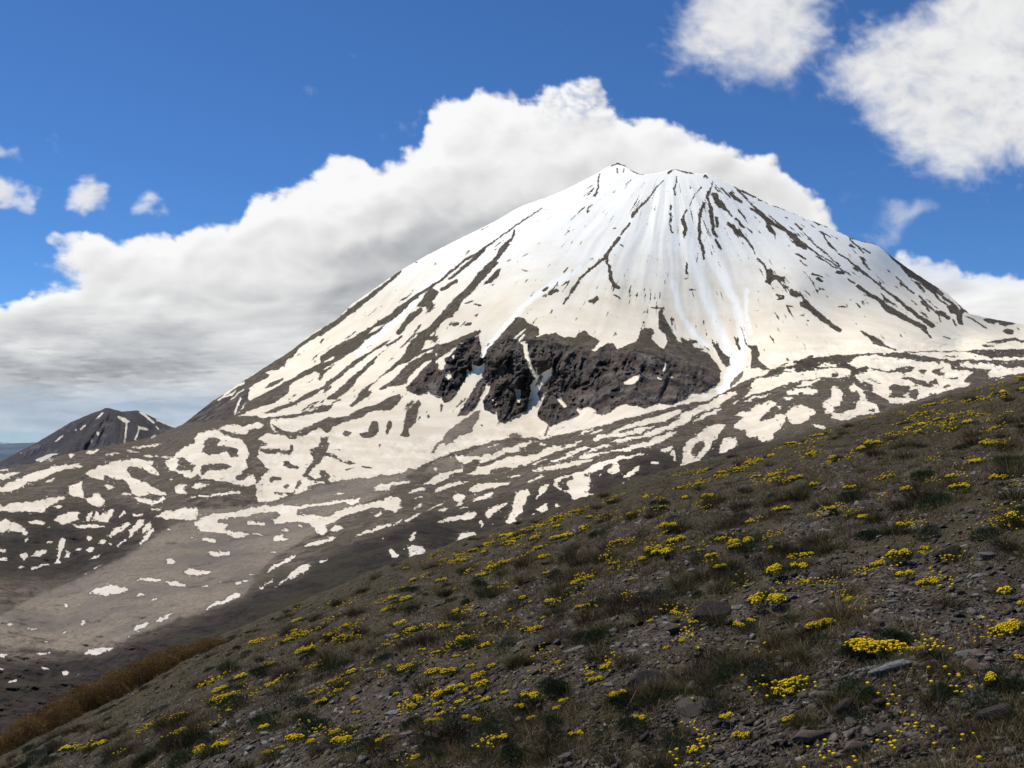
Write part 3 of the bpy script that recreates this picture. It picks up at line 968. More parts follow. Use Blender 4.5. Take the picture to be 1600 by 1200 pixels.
LAND = land_material('snow_and_rock', 0.012)
cols = np.concatenate([np.linspace(-240, -20, 60), np.linspace(-18, 1618, 1360), np.linspace(1622, 1880, 60)])
sil = np.interp(cols, SIL[:, 0], SIL[:, 1]); ft = np.interp(cols, FOOT[:, 0], FOOT[:, 1]); bt = np.interp(cols, BOT[:, 0], BOT[:, 1])
V, Fq, A = terrain_mesh(cols, sil, np.maximum(ft, sil + 1.0), 330, jag=1.2, back=True)
mo = obj('mountain', mesh_np('mountain', V, Fq, LAND, True, A))
tag(mo, 'snow-streaked cone mountain with dark crags low on its face', kind='structure')
V, Fq, A = terrain_mesh(cols, np.maximum(ft, sil + 1.0), np.maximum(bt, ft + 60), 400, skirt=True)
vo = obj('valley_ground', mesh_np('valley_ground', V, Fq, LAND, True, A))
tag(vo, 'brown valley floor with winding snow patches and a grey moraine', kind='structure')

# ------------------------------------------------------------------ distant peak
PK = np.array([(-400, 800), (-120, 765), (0, 722), (30, 705), (60, 690), (110, 660), (145, 645), (158, 641), (165, 637), (172, 638), (190, 643), (215, 641), (235, 650), (270, 667), (330, 692), (420, 730)], float)
pc = np.linspace(-400, 420, 500)
ptop = np.interp(pc, PK[:, 0], PK[:, 1]) - 0.8 * fbm(pc / 9, pc * 0, 3, 77)
rows = 90
t = np.linspace(0, 1, rows)[:, None]
px = np.repeat(pc[None], rows, 0); py = ptop[None] * (1 - t) + 800 * t
D = 7000 - 1300 * t ** .8 * np.ones_like(px) - 500 * t * np.clip((px - 190) / 200, -1, 0)
th = np.arctan2(px - 185, py - 615)
D = D - 130 * fbm(th * 3.2, np.hypot(px - 185, py - 615) / 120, 4, 81, .55) * sstep(0, .1, t)
u, e = ray(px, py)
V = np.stack([u * D, D, e * D], -1)
B = np.repeat(V[:1], 4, 0).copy(); dd = np.array([2200, 1000, 400, 100.])[:, None]; B[..., 1] += dd; B[..., 2] -= dd * .5
wx, wy = px + fbm(px / 7, py / 5, 2, 85), py + fbm(px / 7, py / 5, 2, 87)
inside = (wx > 0) & (wx < 420)
A = dict(snow=bil(SNOW, wx, wy) * inside, cliff=0.75 * sstep(.42, .62, fbm(px / 60, py / 30, 3, 88) * .5 + .5) , scree=px * 0, dark=px * 0 + .7, track=px * 0, rise=px * 0 + 600)
V = np.concatenate([B, V]); A = {k: np.concatenate([np.repeat(a[:1], 4, 0), a]).ravel() for k, a in A.items()}
r, c = V.shape[:2]; idx = np.arange(r * c).reshape(r, c)
Fq = np.stack([idx[:-1, :-1], idx[1:, :-1], idx[1:, 1:], idx[:-1, 1:]], -1).reshape(-1, 4)
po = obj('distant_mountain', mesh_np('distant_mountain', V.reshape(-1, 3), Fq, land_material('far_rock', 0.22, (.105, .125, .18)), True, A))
tag(po, 'small dark twin-topped peak with thin snow gullies', kind='structure')

# ------------------------------------------------------------------ far plain to the horizon and hills on it
m = NT('far_plain')
n1 = m.noise(0.0006, 6, .6); n2 = m.noise(0.00012, 3, .5)
yv = m.node('ShaderNodeSeparateXYZ'); m.L(m.pos(), yv.inputs[0])
c = m.mix(m.mapr(n1, .4, .6), (.045, .085, .105), (.075, .115, .150))
c = m.mix(m.mapr(n1, .66, .70), c, (.35, .38, .42))
c = m.mix(m.mapr(yv.outputs['Y'], 9000, 60000), c, (.13, .24, .42))  # bluer with distance: haze painted into the base colour
m.col(c)
ys = np.concatenate([[-3000, 0], np.geomspace(400, 180000, 150)]); xs = np.linspace(-1, 1, 160)
X = xs[None] * (ys[:, None] * 1.1 + 6000); Y = np.repeat(ys[:, None], 160, 1)
Z = -420 - 160 * sstep(0, 9000, Y) + 90 * fbm(X / 5200, Y / 5200, 4, 91) * sstep(500, 9000, Y)
Z = Z - (Y / 180000) ** 2 * 700
idx = np.arange(Z.size).reshape(Z.shape)
Fq = np.stack([idx[:-1, :-1], idx[:-1, 1:], idx[1:, 1:], idx[1:, :-1]], -1).reshape(-1, 4)
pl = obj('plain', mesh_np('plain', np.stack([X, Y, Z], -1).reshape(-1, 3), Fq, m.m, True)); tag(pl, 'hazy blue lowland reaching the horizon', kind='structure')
m = NT('far_hills')
n1 = m.noise(0.0009, 6, .6)
c = m.mix(m.mapr(n1, .4, .6), (.050, .085, .12), (.085, .125, .17)); c = m.mix(m.mapr(n1, .60, .66), c, (.30, .34, .42)); m.col(c)  # bluish base colour stands in for distance haze
xs = np.linspace(-17000, 6000, 360); ys = np.linspace(13500, 24000, 60)
X, Y = np.meshgrid(xs, ys)
Z = -700 + (700 - 95 + 130 * fbm(X / 2600, Y / 5000, 5, 95)) * np.sin(np.pi * (Y - 13500) / 10500) ** .8
idx = np.arange(Z.size).reshape(Z.shape)
Fq = np.stack([idx[:-1, :-1], idx[:-1, 1:], idx[1:, 1:], idx[1:, :-1]], -1).reshape(-1, 4)
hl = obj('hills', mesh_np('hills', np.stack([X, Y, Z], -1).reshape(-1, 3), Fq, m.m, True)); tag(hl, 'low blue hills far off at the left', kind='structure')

# ------------------------------------------------------------------ light, sky
SUN_EL = math.radians(61); SUN_AZ = math.radians(-58)       # ahead and to the left
sd = Vector((math.sin(SUN_AZ) * math.cos(SUN_EL), math.cos(SUN_AZ) * math.cos(SUN_EL), math.sin(SUN_EL)))
sl = bpy.data.lights.new('sun', 'SUN'); sl.energy = 4.7; sl.angle = math.radians(0.53); sl.color = (1.0, .93, .82)
so = link(bpy.data.objects.new('sun', sl)); so.rotation_euler = sd.to_track_quat('Z', 'Y').to_euler()
w = bpy.data.worlds.new('World'); scene.world = w; w.use_nodes = True
nt = w.node_tree; bg = nt.nodes['Background']
sk = nt.nodes.new('ShaderNodeTexSky'); sk.sky_type = 'NISHITA'; sk.sun_disc = False
sk.sun_elevation = SUN_EL; sk.sun_rotation = SUN_AZ; sk.altitude = 2800; sk.air_density = 1.0; sk.dust_density = .3; sk.ozone_density = 2.0
mx = nt.nodes.new('ShaderNodeMix'); mx.data_type = 'RGBA'; mx.blend_type = 'MULTIPLY'; mx.inputs[0].default_value = 1
nt.links.new(sk.outputs[0], mx.inputs[6]); mx.inputs[7].default_value = (.38, .66, .97, 1)
nt.links.new(mx.outputs[2], bg.inputs['Color']); bg.inputs['Strength'].default_value = 0.115

# ------------------------------------------------------------------ clouds on the sky dome
QS = 4
H4, W4 = 250, 600                          # map covers x -400..2000, y -260..740
cx = (np.arange(W4) + .5) * QS - 400; cy = (np.arange(H4) + .5) * QS - 260
CX, CY = np.meshgrid(cx, cy)
def region(s):
    return poly_mask(np.array([[float(a) for a in p.split(',')] for p in s.split()]), CX, CY).astype(float)
MAIN = region('-420,560 -100,500 0,478 30,462 62,448 120,442 180,434 110,424 25,418 40,408 90,405 140,395 60,388 70,370 120,364 160,368 175,378 230,372 290,366 320,352 345,360 372,334 395,312 425,300 452,304 470,285 490,262 520,248 562,250 590,266 617,252 645,228 662,200 668,182 690,162 725,148 765,140 800,152 832,160 852,132 880,114 915,122 945,138 952,165 962,184 1000,198 1040,190 1080,205 1120,222 1160,234 1200,246 1235,268 1260,296 1288,322 1296,345 1300,420 1360,425 1405,398 1440,408 1490,414 1540,440 1600,432 1700,420 2020,400 2020,760 -420,760')
RT = region('1015,118 1040,100 1052,70 1062,45 1080,25 1085,-10 1040,-80 1275,-120 1280,0 1300,14 1325,0 1318,34 1292,56 1278,84 1240,108 1222,125 1180,128 1150,112 1120,112 1090,104 1050,112')
RT2 = region('1262,146 1288,124 1298,82 1342,62 1372,38 1416,30 1446,16 1466,-10 1470,-80 2020,-120 2020,260 1700,240 1600,270 1560,252 1500,272 1450,278 1410,256 1420,230 1362,212 1352,190 1384,160 1330,150')
SM = region('-30,262 0,282 30,290 62,296 72,314 40,322 -30,320') + region('88,316 110,290 132,280 156,292 176,312 160,322 130,324') + region('206,330 220,315 244,308 258,318 250,329 226,332') \
   + region('-30,224 10,228 30,234 24,244 -30,246') + region('76,222 90,218 102,230 96,240 84,236') + region('478,152 492,136 508,134 500,150 486,158') + region('590,212 604,196 610,208 600,222') + region('632,210 640,182 660,172 652,200')
WISP = region('1360,352 1378,328 1400,312 1450,322 1468,338 1420,348 1390,350') + region('1540,398 1570,386 1590,396 1560,404') + region('1350,380 1380,368 1420,362 1430,378 1390,392') + region('1300,300 1330,294 1350,304 1320,312') + region('556,118 570,112 590,118 570,126')
GREY = 1.0 * region('520,430 560,380 620,350 680,330 760,322 860,318 840,380 600,520 540,520 470,470') * 1.0 + region('180,520 240,508 330,512 350,524 280,536 200,534') * .9 + region('-60,578 120,585 300,580 320,596 100,600 -60,596') * .8 \
   + region('330,455 420,450 520,460 520,490 400,480 320,478') * .55 + region('-60,510 150,520 330,540 420,560 300,570 0,560') * .35 + region('1150,240 1250,300 1290,345 1200,330 1080,260') * .35 + region('900,240 1000,250 960,330 800,340 860,280') * .2
BRIGHT = region('655,228 668,195 700,208 690,240 640,262') + region('240,386 270,385 285,400 262,408') * 1.2 + region('470,300 500,255 570,250 640,250 560,330 480,350') * .5 + region('380,330 430,305 460,330 400,350') * .4 + region('700,165 780,150 900,220 980,215 900,250 720,230') * .35

dpx = 2.2
cpx = np.arange(-390, 1990, dpx); cpy = np.arange(-250, 730, dpx)
PX, PY = np.meshgrid(cpx, cpy)
_e = 1 - .6 * sstep(520, 660, PY)
WXC = PX + _e * (26 * fbm(PX / 70, PY / 60, 3, 161) + 11 * fbm(PX / 24, PY / 20, 4, 163, .5)); WYC = PY + _e * (20 * fbm(PX / 70, PY / 60, 3, 165) + 11 * fbm(PX / 24, PY / 20, 4, 167, .5))
def up(A): return bil(A, (WXC + 400) / QS - .5, (WYC + 260) / QS - .5)
ws = np.clip(1.0 - sstep(430, 640, PY) * .55, .3, 1)         # flatter cells toward the horizon
NX, NY = PX / ws * .9 + 30 * fbm(PX / 160, PY / 120, 3, 101), PY / ws ** 1.5 + 30 * fbm(PX / 160, PY / 120, 3, 103)
b1 = fbm(NX / 95, NY / 70, 6, 111, .55); bill = fbm(NX / 60, NY / 48, 5, 121, .52, True)
fine = fbm(NX / 22, NY / 17, 5, 131, .6)
def dens(M, sig, amp): return (up(blur(M, sig)) - .5) * 2 + amp * (.55 * b1 + .42 * bill + .5 * fine)
dm = dens(MAIN, 3, .7); dr = dens(RT, 6, .9); dr2 = dens(RT2, 6, .85); dsm = dens(np.clip(SM, 0, 1), 2, .9) + .30; dw = dens(WISP, 3, .8) * .6 + .25
strat = fbm(PX / 120 + .4 * b1, PY / 16 + .4 * b1, 4, 141, .5)
low = sstep(590, 640, PY) * sstep(1000, 500, PX)
# thin layered cloud over the left horizon
am = sstep(-.12, .60, dm) * (1 - low) + low * sstep(-1.1, .1, strat + .15) * .97
am = am * (1 - .25 * sstep(664, 684, PY))
ar = sstep(-.45, 1.5, dr) * .95; ar2 = sstep(-.45, 1.4, dr2) * .98; asm = sstep(-.1, 1.5, dsm) * .9; aw = sstep(0, 1.0, dw) * .55
ragg = region('835,165 852,132 880,114 915,122 945,138 955,170 965,186 900,190'); rg = up(blur(ragg, 3))
am = am * (1 - rg * .55 * sstep(-.2, .5, -fine + .1))
am = am * (1 - .35 * sstep(1380, 1440, PX) * sstep(470, 400, PY))
al = 1 - (1 - am) * (1 - ar) * (1 - ar2) * (1 - asm) * (1 - aw)
puff = sum(w_ * (1 - 2 * np.abs(fbm(NX / s_, NY / (s_ * .75), 2, 170 + i_, .45))) for i_, (s_, w_) in enumerate([(120, 1.0), (58, .6), (28, .36), (14, .20)]))
Hh = np.sqrt(np.clip(dm, 0, 1.2)) * 1.0 + .34 * puff + .10 * b1
gyv, gxv = np.gradient(blur(Hh, 2)); rel = np.clip((gxv * .55 + gyv * .83) * 9.0, -1, 1)
gyv, gxv = np.gradient(blur(Hh, 5)); rel2 = np.clip((gxv * .5 + gyv * .85) * 16.0, -1, 1)
left = sstep(900, 100, PX) * sstep(400, 620, PY)
kk = 1 - .55 * left
L = .79 + (.13 * rel + .05 * (puff - .4)) * kk + .16 * rel2 * (1 - .4 * left) + .05 * b1  # sunlit and shaded sides of the puffs painted into the cloud brightness
bandn = fbm(PX / 130 + .5 * b1, PY / 46 + .4 * b1, 5, 151, .5)
L = L - .33 * up(blur(np.clip(GREY, 0, 1), 5)) * (1 + .5 * b1) - .13 * left - left * .42 * bandn - .05 * sstep(330, 600, PY) * sstep(1100, 700, PX)
L = L + .20 * up(blur(BRIGHT, 3)) * (1 + .6 * fine) + .12 * sstep(.5, 0, dm) * sstep(480, 300, PY) * (1 - ar) * (1 - ar2)
Lr = .82 + .02 * bill + .09 * b1 + .03 * rel + .04 * rel2
wr = np.clip(np.maximum(np.maximum(ar, ar2), np.maximum(asm, aw)), 0, 1) * (am < .5)
L = L * (1 - wr) + Lr * wr
L = np.clip(L, .22, .95)
cool = np.clip((.74 - L) * 1.6, 0, .5) + left * .25
C3 = np.stack([L * (1 - .10 * cool), L * (1 - .03 * cool), L * (1 + .07 * cool)], -1)
hz = (low * .75)[..., None]; C3 = C3 * (1 - hz) + np.array([.40, .49, .60]) * (1 + .35 * strat[..., None]) * hz
u, e = ray(PX, PY)
R0 = 60000.0
dirs = np.stack([u, np.ones_like(u), e], -1); dirs /= np.linalg.norm(dirs, axis=-1, keepdims=True)
idx = np.arange(PX.size).reshape(PX.shape)
Fq = np.stack([idx[:-1, :-1], idx[1:, :-1], idx[1:, 1:], idx[:-1, 1:]], -1).reshape(-1, 4)
keep = (al.ravel()[Fq].max(1) > 0.004)
Fq = Fq[keep]
m = NT('cloud_vapour')
m.n.remove(m.b)
em = m.node('ShaderNodeEmission'); tp = m.node('ShaderNodeBsdfTransparent'); ms = m.node('ShaderNodeMixShader')
m.L(m.attr('cloud', 'Color'), em.inputs['Color']); em.inputs['Strength'].default_value = 1.0
m.L(m.attr('cover'), ms.inputs[0]); m.L(tp.outputs[0], ms.inputs[1]); m.L(em.outputs[0], ms.inputs[2]); m.L(ms.outputs[0], m.out.inputs[0])
m.m.cycles.emission_sampling = 'NONE'
me = mesh_np('sky', (dirs * R0).reshape(-1, 3), Fq, m.m, True, dict(cover=al.ravel()), dict(cloud=np.concatenate([C3, np.ones(C3.shape[:2] + (1,))], -1).reshape(-1, 4)))
sko = obj('sky', me); tag(sko, 'white cumulus bank behind the peak and broken clouds in a blue sky', kind='structure')

# ------------------------------------------------------------------ the near hillside
CREST = np.array([(-300, 1330), (0, 1163), (100, 1112), (200, 1068), (340, 1000), (450, 955), (600, 890), (700, 858), (850, 805), (1000, 752), (1100, 725), (1200, 700),
                  (1270, 682), (1400, 646), (1500, 620), (1600, 596), (1900, 530)], float)
KC = 0.00115
cu, ce = ray(CREST[:, 0], CREST[:, 1])
ca = ce + 2 * math.sqrt(EYE * KC)
_uu = np.linspace(cu[0], cu[-1], 400); _aa = np.interp(_uu, cu, ca)
_k = np.ones(25) / 25; _aa = np.convolve(np.pad(_aa, 12, mode='reflect', reflect_type='odd'), _k, 'valid')
s_l = (_aa[20] - _aa[0]) / (_uu[20] - _uu[0]); s_r = (_aa[-1] - _aa[-20]) / (_uu[-1] - _uu[-20])

def slope_a(u):
    a = np.interp(u, _uu, _aa)
    a = np.where(u < _uu[0], _aa[0] + s_l * (u - _uu[0]), a)
    return np.where(u > _uu[-1], _aa[-1] + s_r * (u - _uu[-1]), a)

def bumps(x, y):
    r = np.hypot(x, y)
    g = .10 * fbm(x / 2.6, y / 2.6, 3, 201) + .055 * fbm(x / .7, y / .7, 3, 207) + .018 * fbm(x / .16, y / .16, 3, 211)
    st = .10 * (fbm(x / 1.9 + y / 4, (y - .5 * x) / .9, 2, 221, .5, True))        # little terraces
    far = sstep(60, 300, r) * 6 * fbm(x / 60, y / 60, 4, 231)
    return (g + st) * sstep(.6, 2.5, r) * (1 + sstep(15, 60, r) * .8) + far

def ground_z(x, y, b=True):
    x = np.asarray(x, float); y = np.asarray(y, float)
    yy = np.maximum(y, 1e-3); u = np.clip(x / yy, -40, 40)
    z = slope_a(u) * yy - EYE - KC * yy * yy
    return z + (bumps(x, y) if b else 0)

def px_ground(px, py):
    """spot on the hillside seen at a photo position; positions above the crest fall on the crest"""
    u, e = ray(px, py)
    d = slope_a(u) - e
    disc = np.maximum(d * d - 4 * KC * EYE, 0)
    y = (d - np.sqrt(disc)) / (2 * KC)
    y = np.clip(y, 1.0, 36.5)
    return u * y, y

phi = np.concatenate([np.linspace(-80, -34, 50), np.linspace(-33.8, 33.8, 1000), np.linspace(34, 80, 50)]) * math.pi / 180
rr_ = np.concatenate([[0.3, .6, .9, 1.2], np.geomspace(1.5, 60, 560), np.geomspace(60.5, 620, 90)])
PH, RR = np.meshgrid(phi, rr_)
X, Y = RR * np.sin(PH), RR * np.cos(PH)
Z = ground_z(X, Y)
idx = np.arange(X.size).reshape(X.shape)
Fq = np.stack([idx[:-1, :-1], idx[:-1, 1:], idx[1:, 1:], idx[1:, :-1]], -1).reshape(-1, 4)
m = NT('stony_soil')
P = m.pos()
v1 = m.rgb(m.voro(26, P)); v2 = m.rgb(m.voro(70, P)); n1 = m.noise(1.1, 6, .65, P); n2 = m.noise(9, 5, .65, P); n3 = m.noise(.28, 4, .55, P)
soil = m.mix(m.mapr(n2, .3, .7), (.017, .011, .007), (.055, .039, .025))
grit = m.mix(v1[0], (.026, .020, .015), (.100, .086, .071)); grit = m.mix(m.mapr(v1[1], .88, .95), grit, (.19, .185, .175))
grit2 = m.mix(v2[0], (.024, .018, .013), (.095, .078, .062))
c = m.mix(m.mapr(v2[1], .3, .4), soil, grit2)
c = m.mix(m.mapr(v1[2], .55, .6), c, grit)
moss = m.mix(n2, (.026, .021, .009), (.066, .052, .024))
ds = m.node('ShaderNodeSeparateXYZ'); m.L(P, ds.inputs[0])
c = m.mix(m.mapr(m.math('ADD', m.math('ADD', n1, m.math('MULTIPLY', n3, .4)), m.mapr(ds.outputs['Y'], 9, 20, 0, .16)), .66, .80, 0, .85), c, moss)
m.col(c)
m.bump(m.math('ADD', m.math('MULTIPLY', v1[0], .5), m.math('ADD', m.math('MULTIPLY', v2[0], .25), n2)), .9, .03)
go = obj('ground', mesh_np('ground', np.stack([X, Y, Z], -1).reshape(-1, 3), Fq, m.m, True))
tag(go, 'steep stony alpine hillside dotted with tufts and yellow flowers', kind='structure')

def normal_at(x, y, h=.15):
    dx = (ground_z(x + h, y, True) - ground_z(x - h, y, True)) / (2 * h); dy = (ground_z(x, y + h, True) - ground_z(x, y - h, True)) / (2 * h)
    n = np.stack([-dx, -dy, np.ones_like(dx)], -1)
    return n / np.linalg.norm(n, axis=-1, keepdims=True)

# ------------------------------------------------------------------ materials of small things
def tint_mat(name, stops, trans=0.0, rough=.75, noise=None, attr='tint'):
    m = NT(name)
    r = m.node('ShaderNodeValToRGB'); el = r.color_ramp.elements
    while len(el) < len(stops): el.new(.5)
    for i, (p, c) in enumerate(stops):
        el[i].position = p; el[i].color = tuple(c) + (1,)
    oi = m.node('ShaderNodeObjectInfo')
    t = m.math('ADD', m.attr(attr), m.math('MULTIPLY', m.math('SUBTRACT', oi.outputs['Random'], .5), .35))
    m.L(t, r.inputs[0]); c = r.outputs[0]
    if noise:
        c = m.mix(m.mapr(m.noise(noise, 4, .6), .3, .7, 0, .55), c, (.35, .33, .3), 'MULTIPLY')
    m.col(c); m.b.inputs['Roughness'].default_value = rough
    if trans:
        tl = m.node('ShaderNodeBsdfTranslucent'); mx = m.node('ShaderNodeMixShader'); mx.inputs[0].default_value = trans
        m.L(c, tl.inputs[0]); m.L(m.b.outputs[0], mx.inputs[1]); m.L(tl.outputs[0], mx.inputs[2]); m.L(mx.outputs[0], m.out.inputs[0])
    return m.m
M_GRASS = tint_mat('dull_grass', [(0, (.016, .015, .005)), (.35, (.046, .041, .014)), (.7, (.105, .082, .035)), (1, (.30, .24, .13))], .3)
M_STRAW = tint_mat('straw', [(0, (.045, .034, .014)), (.5, (.15, .115, .055)), (1, (.42, .34, .21))], .3)
M_BROWN = tint_mat('dry_twigs', [(0, (.015, .009, .005)), (.6, (.058, .038, .020)), (1, (.15, .105, .060))], .15)
M_GREEN = tint_mat('cushion_leaves', [(0, (.010, .016, .006)), (.5, (.028, .042, .017)), (1, (.07, .092, .045))], .25)
M_SAGE = tint_mat('grey_leaves', [(0, (.020, .026, .015)), (.5, (.050, .058, .034)), (1, (.12, .13, .085))], .25)
M_PETAL = tint_mat('yellow_petals', [(0, (.62, .38, .004)), (.4, (.80, .60, .008)), (1, (.88, .72, .02))], .25, .6)
M_RUST = tint_mat('rusty_foliage', [(0, (.045, .025, .008)), (.5, (.20, .120, .036)), (1, (.34, .225, .08))], .25)
def stone_mat(name, a, b, c2):
    m = NT(name); P = m.pos()
    oi = m.node('ShaderNodeObjectInfo')
    vv = m.node('ShaderNodeVectorMath', operation='ADD'); m.L(P, vv.inputs[0]); m.L(oi.outputs['Location'], vv.inputs[1]); P = vv.outputs[0]
    t = m.math('ADD', m.attr('tint'), 0.0)
    c = m.mix(t, a, b)
    c = m.mix(m.mapr(m.noise(14, 6, .7, P), .45, .65, 0, .7), c, c2)
    c = m.mix(m.mapr(m.noise(38, 5, .7, P), .35, .7, 0, .6), c, (.45, .42, .40), 'MULTIPLY')
    m.col(c); m.bump(m.noise(45, 6, .7, P), .7, .012); m.b.inputs['Roughness'].default_value = .85
    return m.m
M_STONE = stone_mat('slate_chips', (.026, .020, .016), (.22, .20, .17), (.070, .050, .038))
M_PALE = stone_mat('pale_slate', (.15, .155, .155), (.25, .255, .25), (.10, .105, .105))
M_DARKR = stone_mat('dark_rock', (.022, .017, .015), (.060, .050, .042), (.13, .108, .090))
M_REDR = stone_mat('reddish_rock', (.075, .052, .042), (.17, .125, .10), (.10, .09, .085))

# ------------------------------------------------------------------ blades
def blades(base, az, lean, bend, h, w, tint, K=3):
    """curved tapering blades; returns verts, tri faces, tint"""
    n = len(base)
    d = np.stack([np.cos(az), np.sin(az), np.zeros(n)], -1); side = np.stack([-np.sin(az), np.cos(az), np.zeros(n)], -1)
    tw = RNG.random(n) * np.pi; side = side * np.cos(tw)[:, None] + d * np.sin(tw)[:, None] * .8
    p = base.copy(); rows = []
    for k in range(K + 1):
        t = k / K
        ww = w * (1 - t ** 1.5) * .5 + w * .04
        if k < K: rows += [p - side * ww[:, None], p + side * ww[:, None]]
        else: rows += [p]
        ang = lean + bend * (t + .5 / K)
        p = p + (d * np.sin(ang)[:, None] + np.array([0, 0, 1.]) * np.cos(ang)[:, None]) * (h / K)[:, None]
    V = np.stack(rows, 1); per = V.shape[1]
    f = []
    for k in range(K - 1): f += [(2 * k, 2 * k + 1, 2 * k + 3), (2 * k, 2 * k + 3, 2 * k + 2)]
    f += [(2 * K - 2, 2 * K - 1, 2 * K)]
    Fc = (np.arange(n)[:, None, None] * per + np.array(f)[None]).reshape(-1, 3)
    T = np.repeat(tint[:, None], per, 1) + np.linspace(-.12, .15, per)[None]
    return V.reshape(-1, 3), Fc, T.ravel()

def join(parts):
    off = 0; Vs, Fs, Ts = [], [], []
    for V, Fc, T in parts:
        Vs.append(V); Fs.append(Fc + off); Ts.append(T); off += len(V)
    return np.concatenate(Vs), np.concatenate(Fs), np.concatenate(Ts)

def tussock_mesh(name, n, mat, rad=.10, h=.22, droop=1.2, w=.0035, tint=(.2, .9), flat=1.0, straw=.15):
    r = rad * np.sqrt(RNG.random(n)); a = RNG.random(n) * 2 * np.pi
    base = np.stack([r * np.cos(a), r * np.sin(a) * flat, -.03 + .02 * RNG.random(n)], -1)
    az = a + RNG.normal(0, .5, n)
    lean = r / rad * .55 + np.abs(RNG.normal(0, .15, n)); bend = droop * (.35 + .65 * RNG.random(n)) * (.35 + r / rad)
    hh = h * (.55 + .6 * RNG.random(n)); tt = tint[0] + (tint[1] - tint[0]) * RNG.random(n) ** 1.6
    tt = np.where(RNG.random(n) < straw, tt + .45, tt)
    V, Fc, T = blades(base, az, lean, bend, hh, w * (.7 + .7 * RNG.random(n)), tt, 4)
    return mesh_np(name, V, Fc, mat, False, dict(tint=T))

def leafy_mesh(name, n, mat, rad=.14, h=.08, leaf=.024, w=.006, tint=(.1, .9)):
    """low dome packed with short leaves"""
    lob = [(RNG.uniform(-.5, .5) * rad, RNG.uniform(-.35, .35) * rad, RNG.uniform(.5, .8) * rad) for _ in range(5)]
    L = np.array(lob)[RNG.integers(0, 5, n)]
    th = RNG.random(n) * 2 * np.pi; ph = np.arccos(RNG.random(n) ** .8)
    rr = RNG.uniform(.75, 1.0, n)
    base = np.stack([L[:, 0] + L[:, 2] * np.sin(ph) * np.cos(th) * rr, L[:, 1] + L[:, 2] * np.sin(ph) * np.sin(th) * rr, h * np.cos(ph) * rr * (L[:, 2] / rad + .3) - .015], -1)
    V, Fc, T = blades(base, th + RNG.normal(0, .8, n), ph * .7, RNG.normal(.2, .5, n), leaf * (.6 + .7 * RNG.random(n)), w * (.7 + .6 * RNG.random(n)), tint[0] + (tint[1] - tint[0]) * RNG.random(n), 2)
    return mesh_np(name, V, Fc, mat, False, dict(tint=T))

def flower_mesh(name, n, lobes, spread=1.0, hs=.055, dome=.30):
    """unit-radius spray of small five-petalled heads"""
    L = []
    for k in range(lobes):
        a = RNG.random() * 6.28; r = RNG.random() ** .5 * .62 * spread
        L.append((r * math.cos(a), r * math.sin(a) * .8, RNG.uniform(.22, .45)))
    L = np.array(L); pick = RNG.choice(len(L), n, p=L[:, 2] ** 2 / (L[:, 2] ** 2).sum()); L = L[pick]
    a = RNG.random(n) * 6.28; r = np.sqrt(RNG.random(n)) * L[:, 2]
    x = L[:, 0] + r * np.cos(a); y = L[:, 1] + r * np.sin(a)
    z = dome * (1 - (r / L[:, 2]) ** 2 * .6) * (.7 + L[:, 2]) + RNG.normal(0, .02, n)
    nx, ny = r / L[:, 2] * np.cos(a) * .7 + RNG.normal(0, .25, n), r / L[:, 2] * np.sin(a) * .7 + RNG.normal(0, .25, n)
    N = np.stack([nx, ny, np.ones(n)], -1); N /= np.linalg.norm(N, axis=1, keepdims=True)
    U = np.cross(N, np.array([0, 1., 0])); U /= np.linalg.norm(U, axis=1, keepdims=True); W = np.cross(N, U)
    s = hs * RNG.uniform(.65, 1.25, n)
    C = np.stack([x, y, z], -1); rot = RNG.random(n) * 6.28
    rows = [C + N * (s * .35)[:, None]]
    for k in range(10):
        q = rot + k * math.pi / 5; ra = s * (1.0 if k % 2 == 0 else .55)
        rows.append(C + (U * np.cos(q)[:, None] + W * np.sin(q)[:, None]) * ra[:, None] - N * (s * (.15 if k % 2 else .0))[:, None])
    rows.append(C - N * (s * .9)[:, None])
    V = np.stack(rows, 1)
    f = [(0, 1 + k, 1 + (k + 1) % 10) for k in range(10)] + [(11, 1 + (k + 1) % 10, 1 + k) for k in range(10)]
    Fc = (np.arange(n)[:, None, None] * 12 + np.array(f)[None]).reshape(-1, 3)
    T = np.repeat((RNG.random(n) * .8 + .1)[:, None], 12, 1); T[:, 0] -= .15; T[:, 11] -= .6
    return mesh_np(name, V.reshape(-1, 3), Fc, M_PETAL, False, dict(tint=T.ravel()))

def clump_leaves(name, n=260):
    r = np.sqrt(RNG.random(n)) * .95; a = RNG.random(n) * 6.28
    base = np.stack([r * np.cos(a), r * np.sin(a) * .8, .16 * (1 - r ** 2) * RNG.random(n) - .05], -1)
    V, Fc, T = blades(base, a + RNG.normal(0, .9, n), RNG.uniform(.1, .9, n), RNG.normal(.3, .4, n), RNG.uniform(.14, .34, n), RNG.uniform(.03, .06, n), RNG.random(n), 2)
    return mesh_np(name, V, Fc, M_GREEN, False, dict(tint=T))

# ------------------------------------------------------------------ rocks
def ico(sub=0):
    import bmesh
    bm = bmesh.new(); bmesh.ops.create_icosphere(bm, subdivisions=sub, radius=1)
    V = np.array([v.co[:] for v in bm.verts]); Fc = np.array([[v.index for v in f.verts] for f in bm.faces]); bm.free()
    return V, Fc
ICO1 = ico(1); ICO2 = ico(2); ICO4 = ico(4)

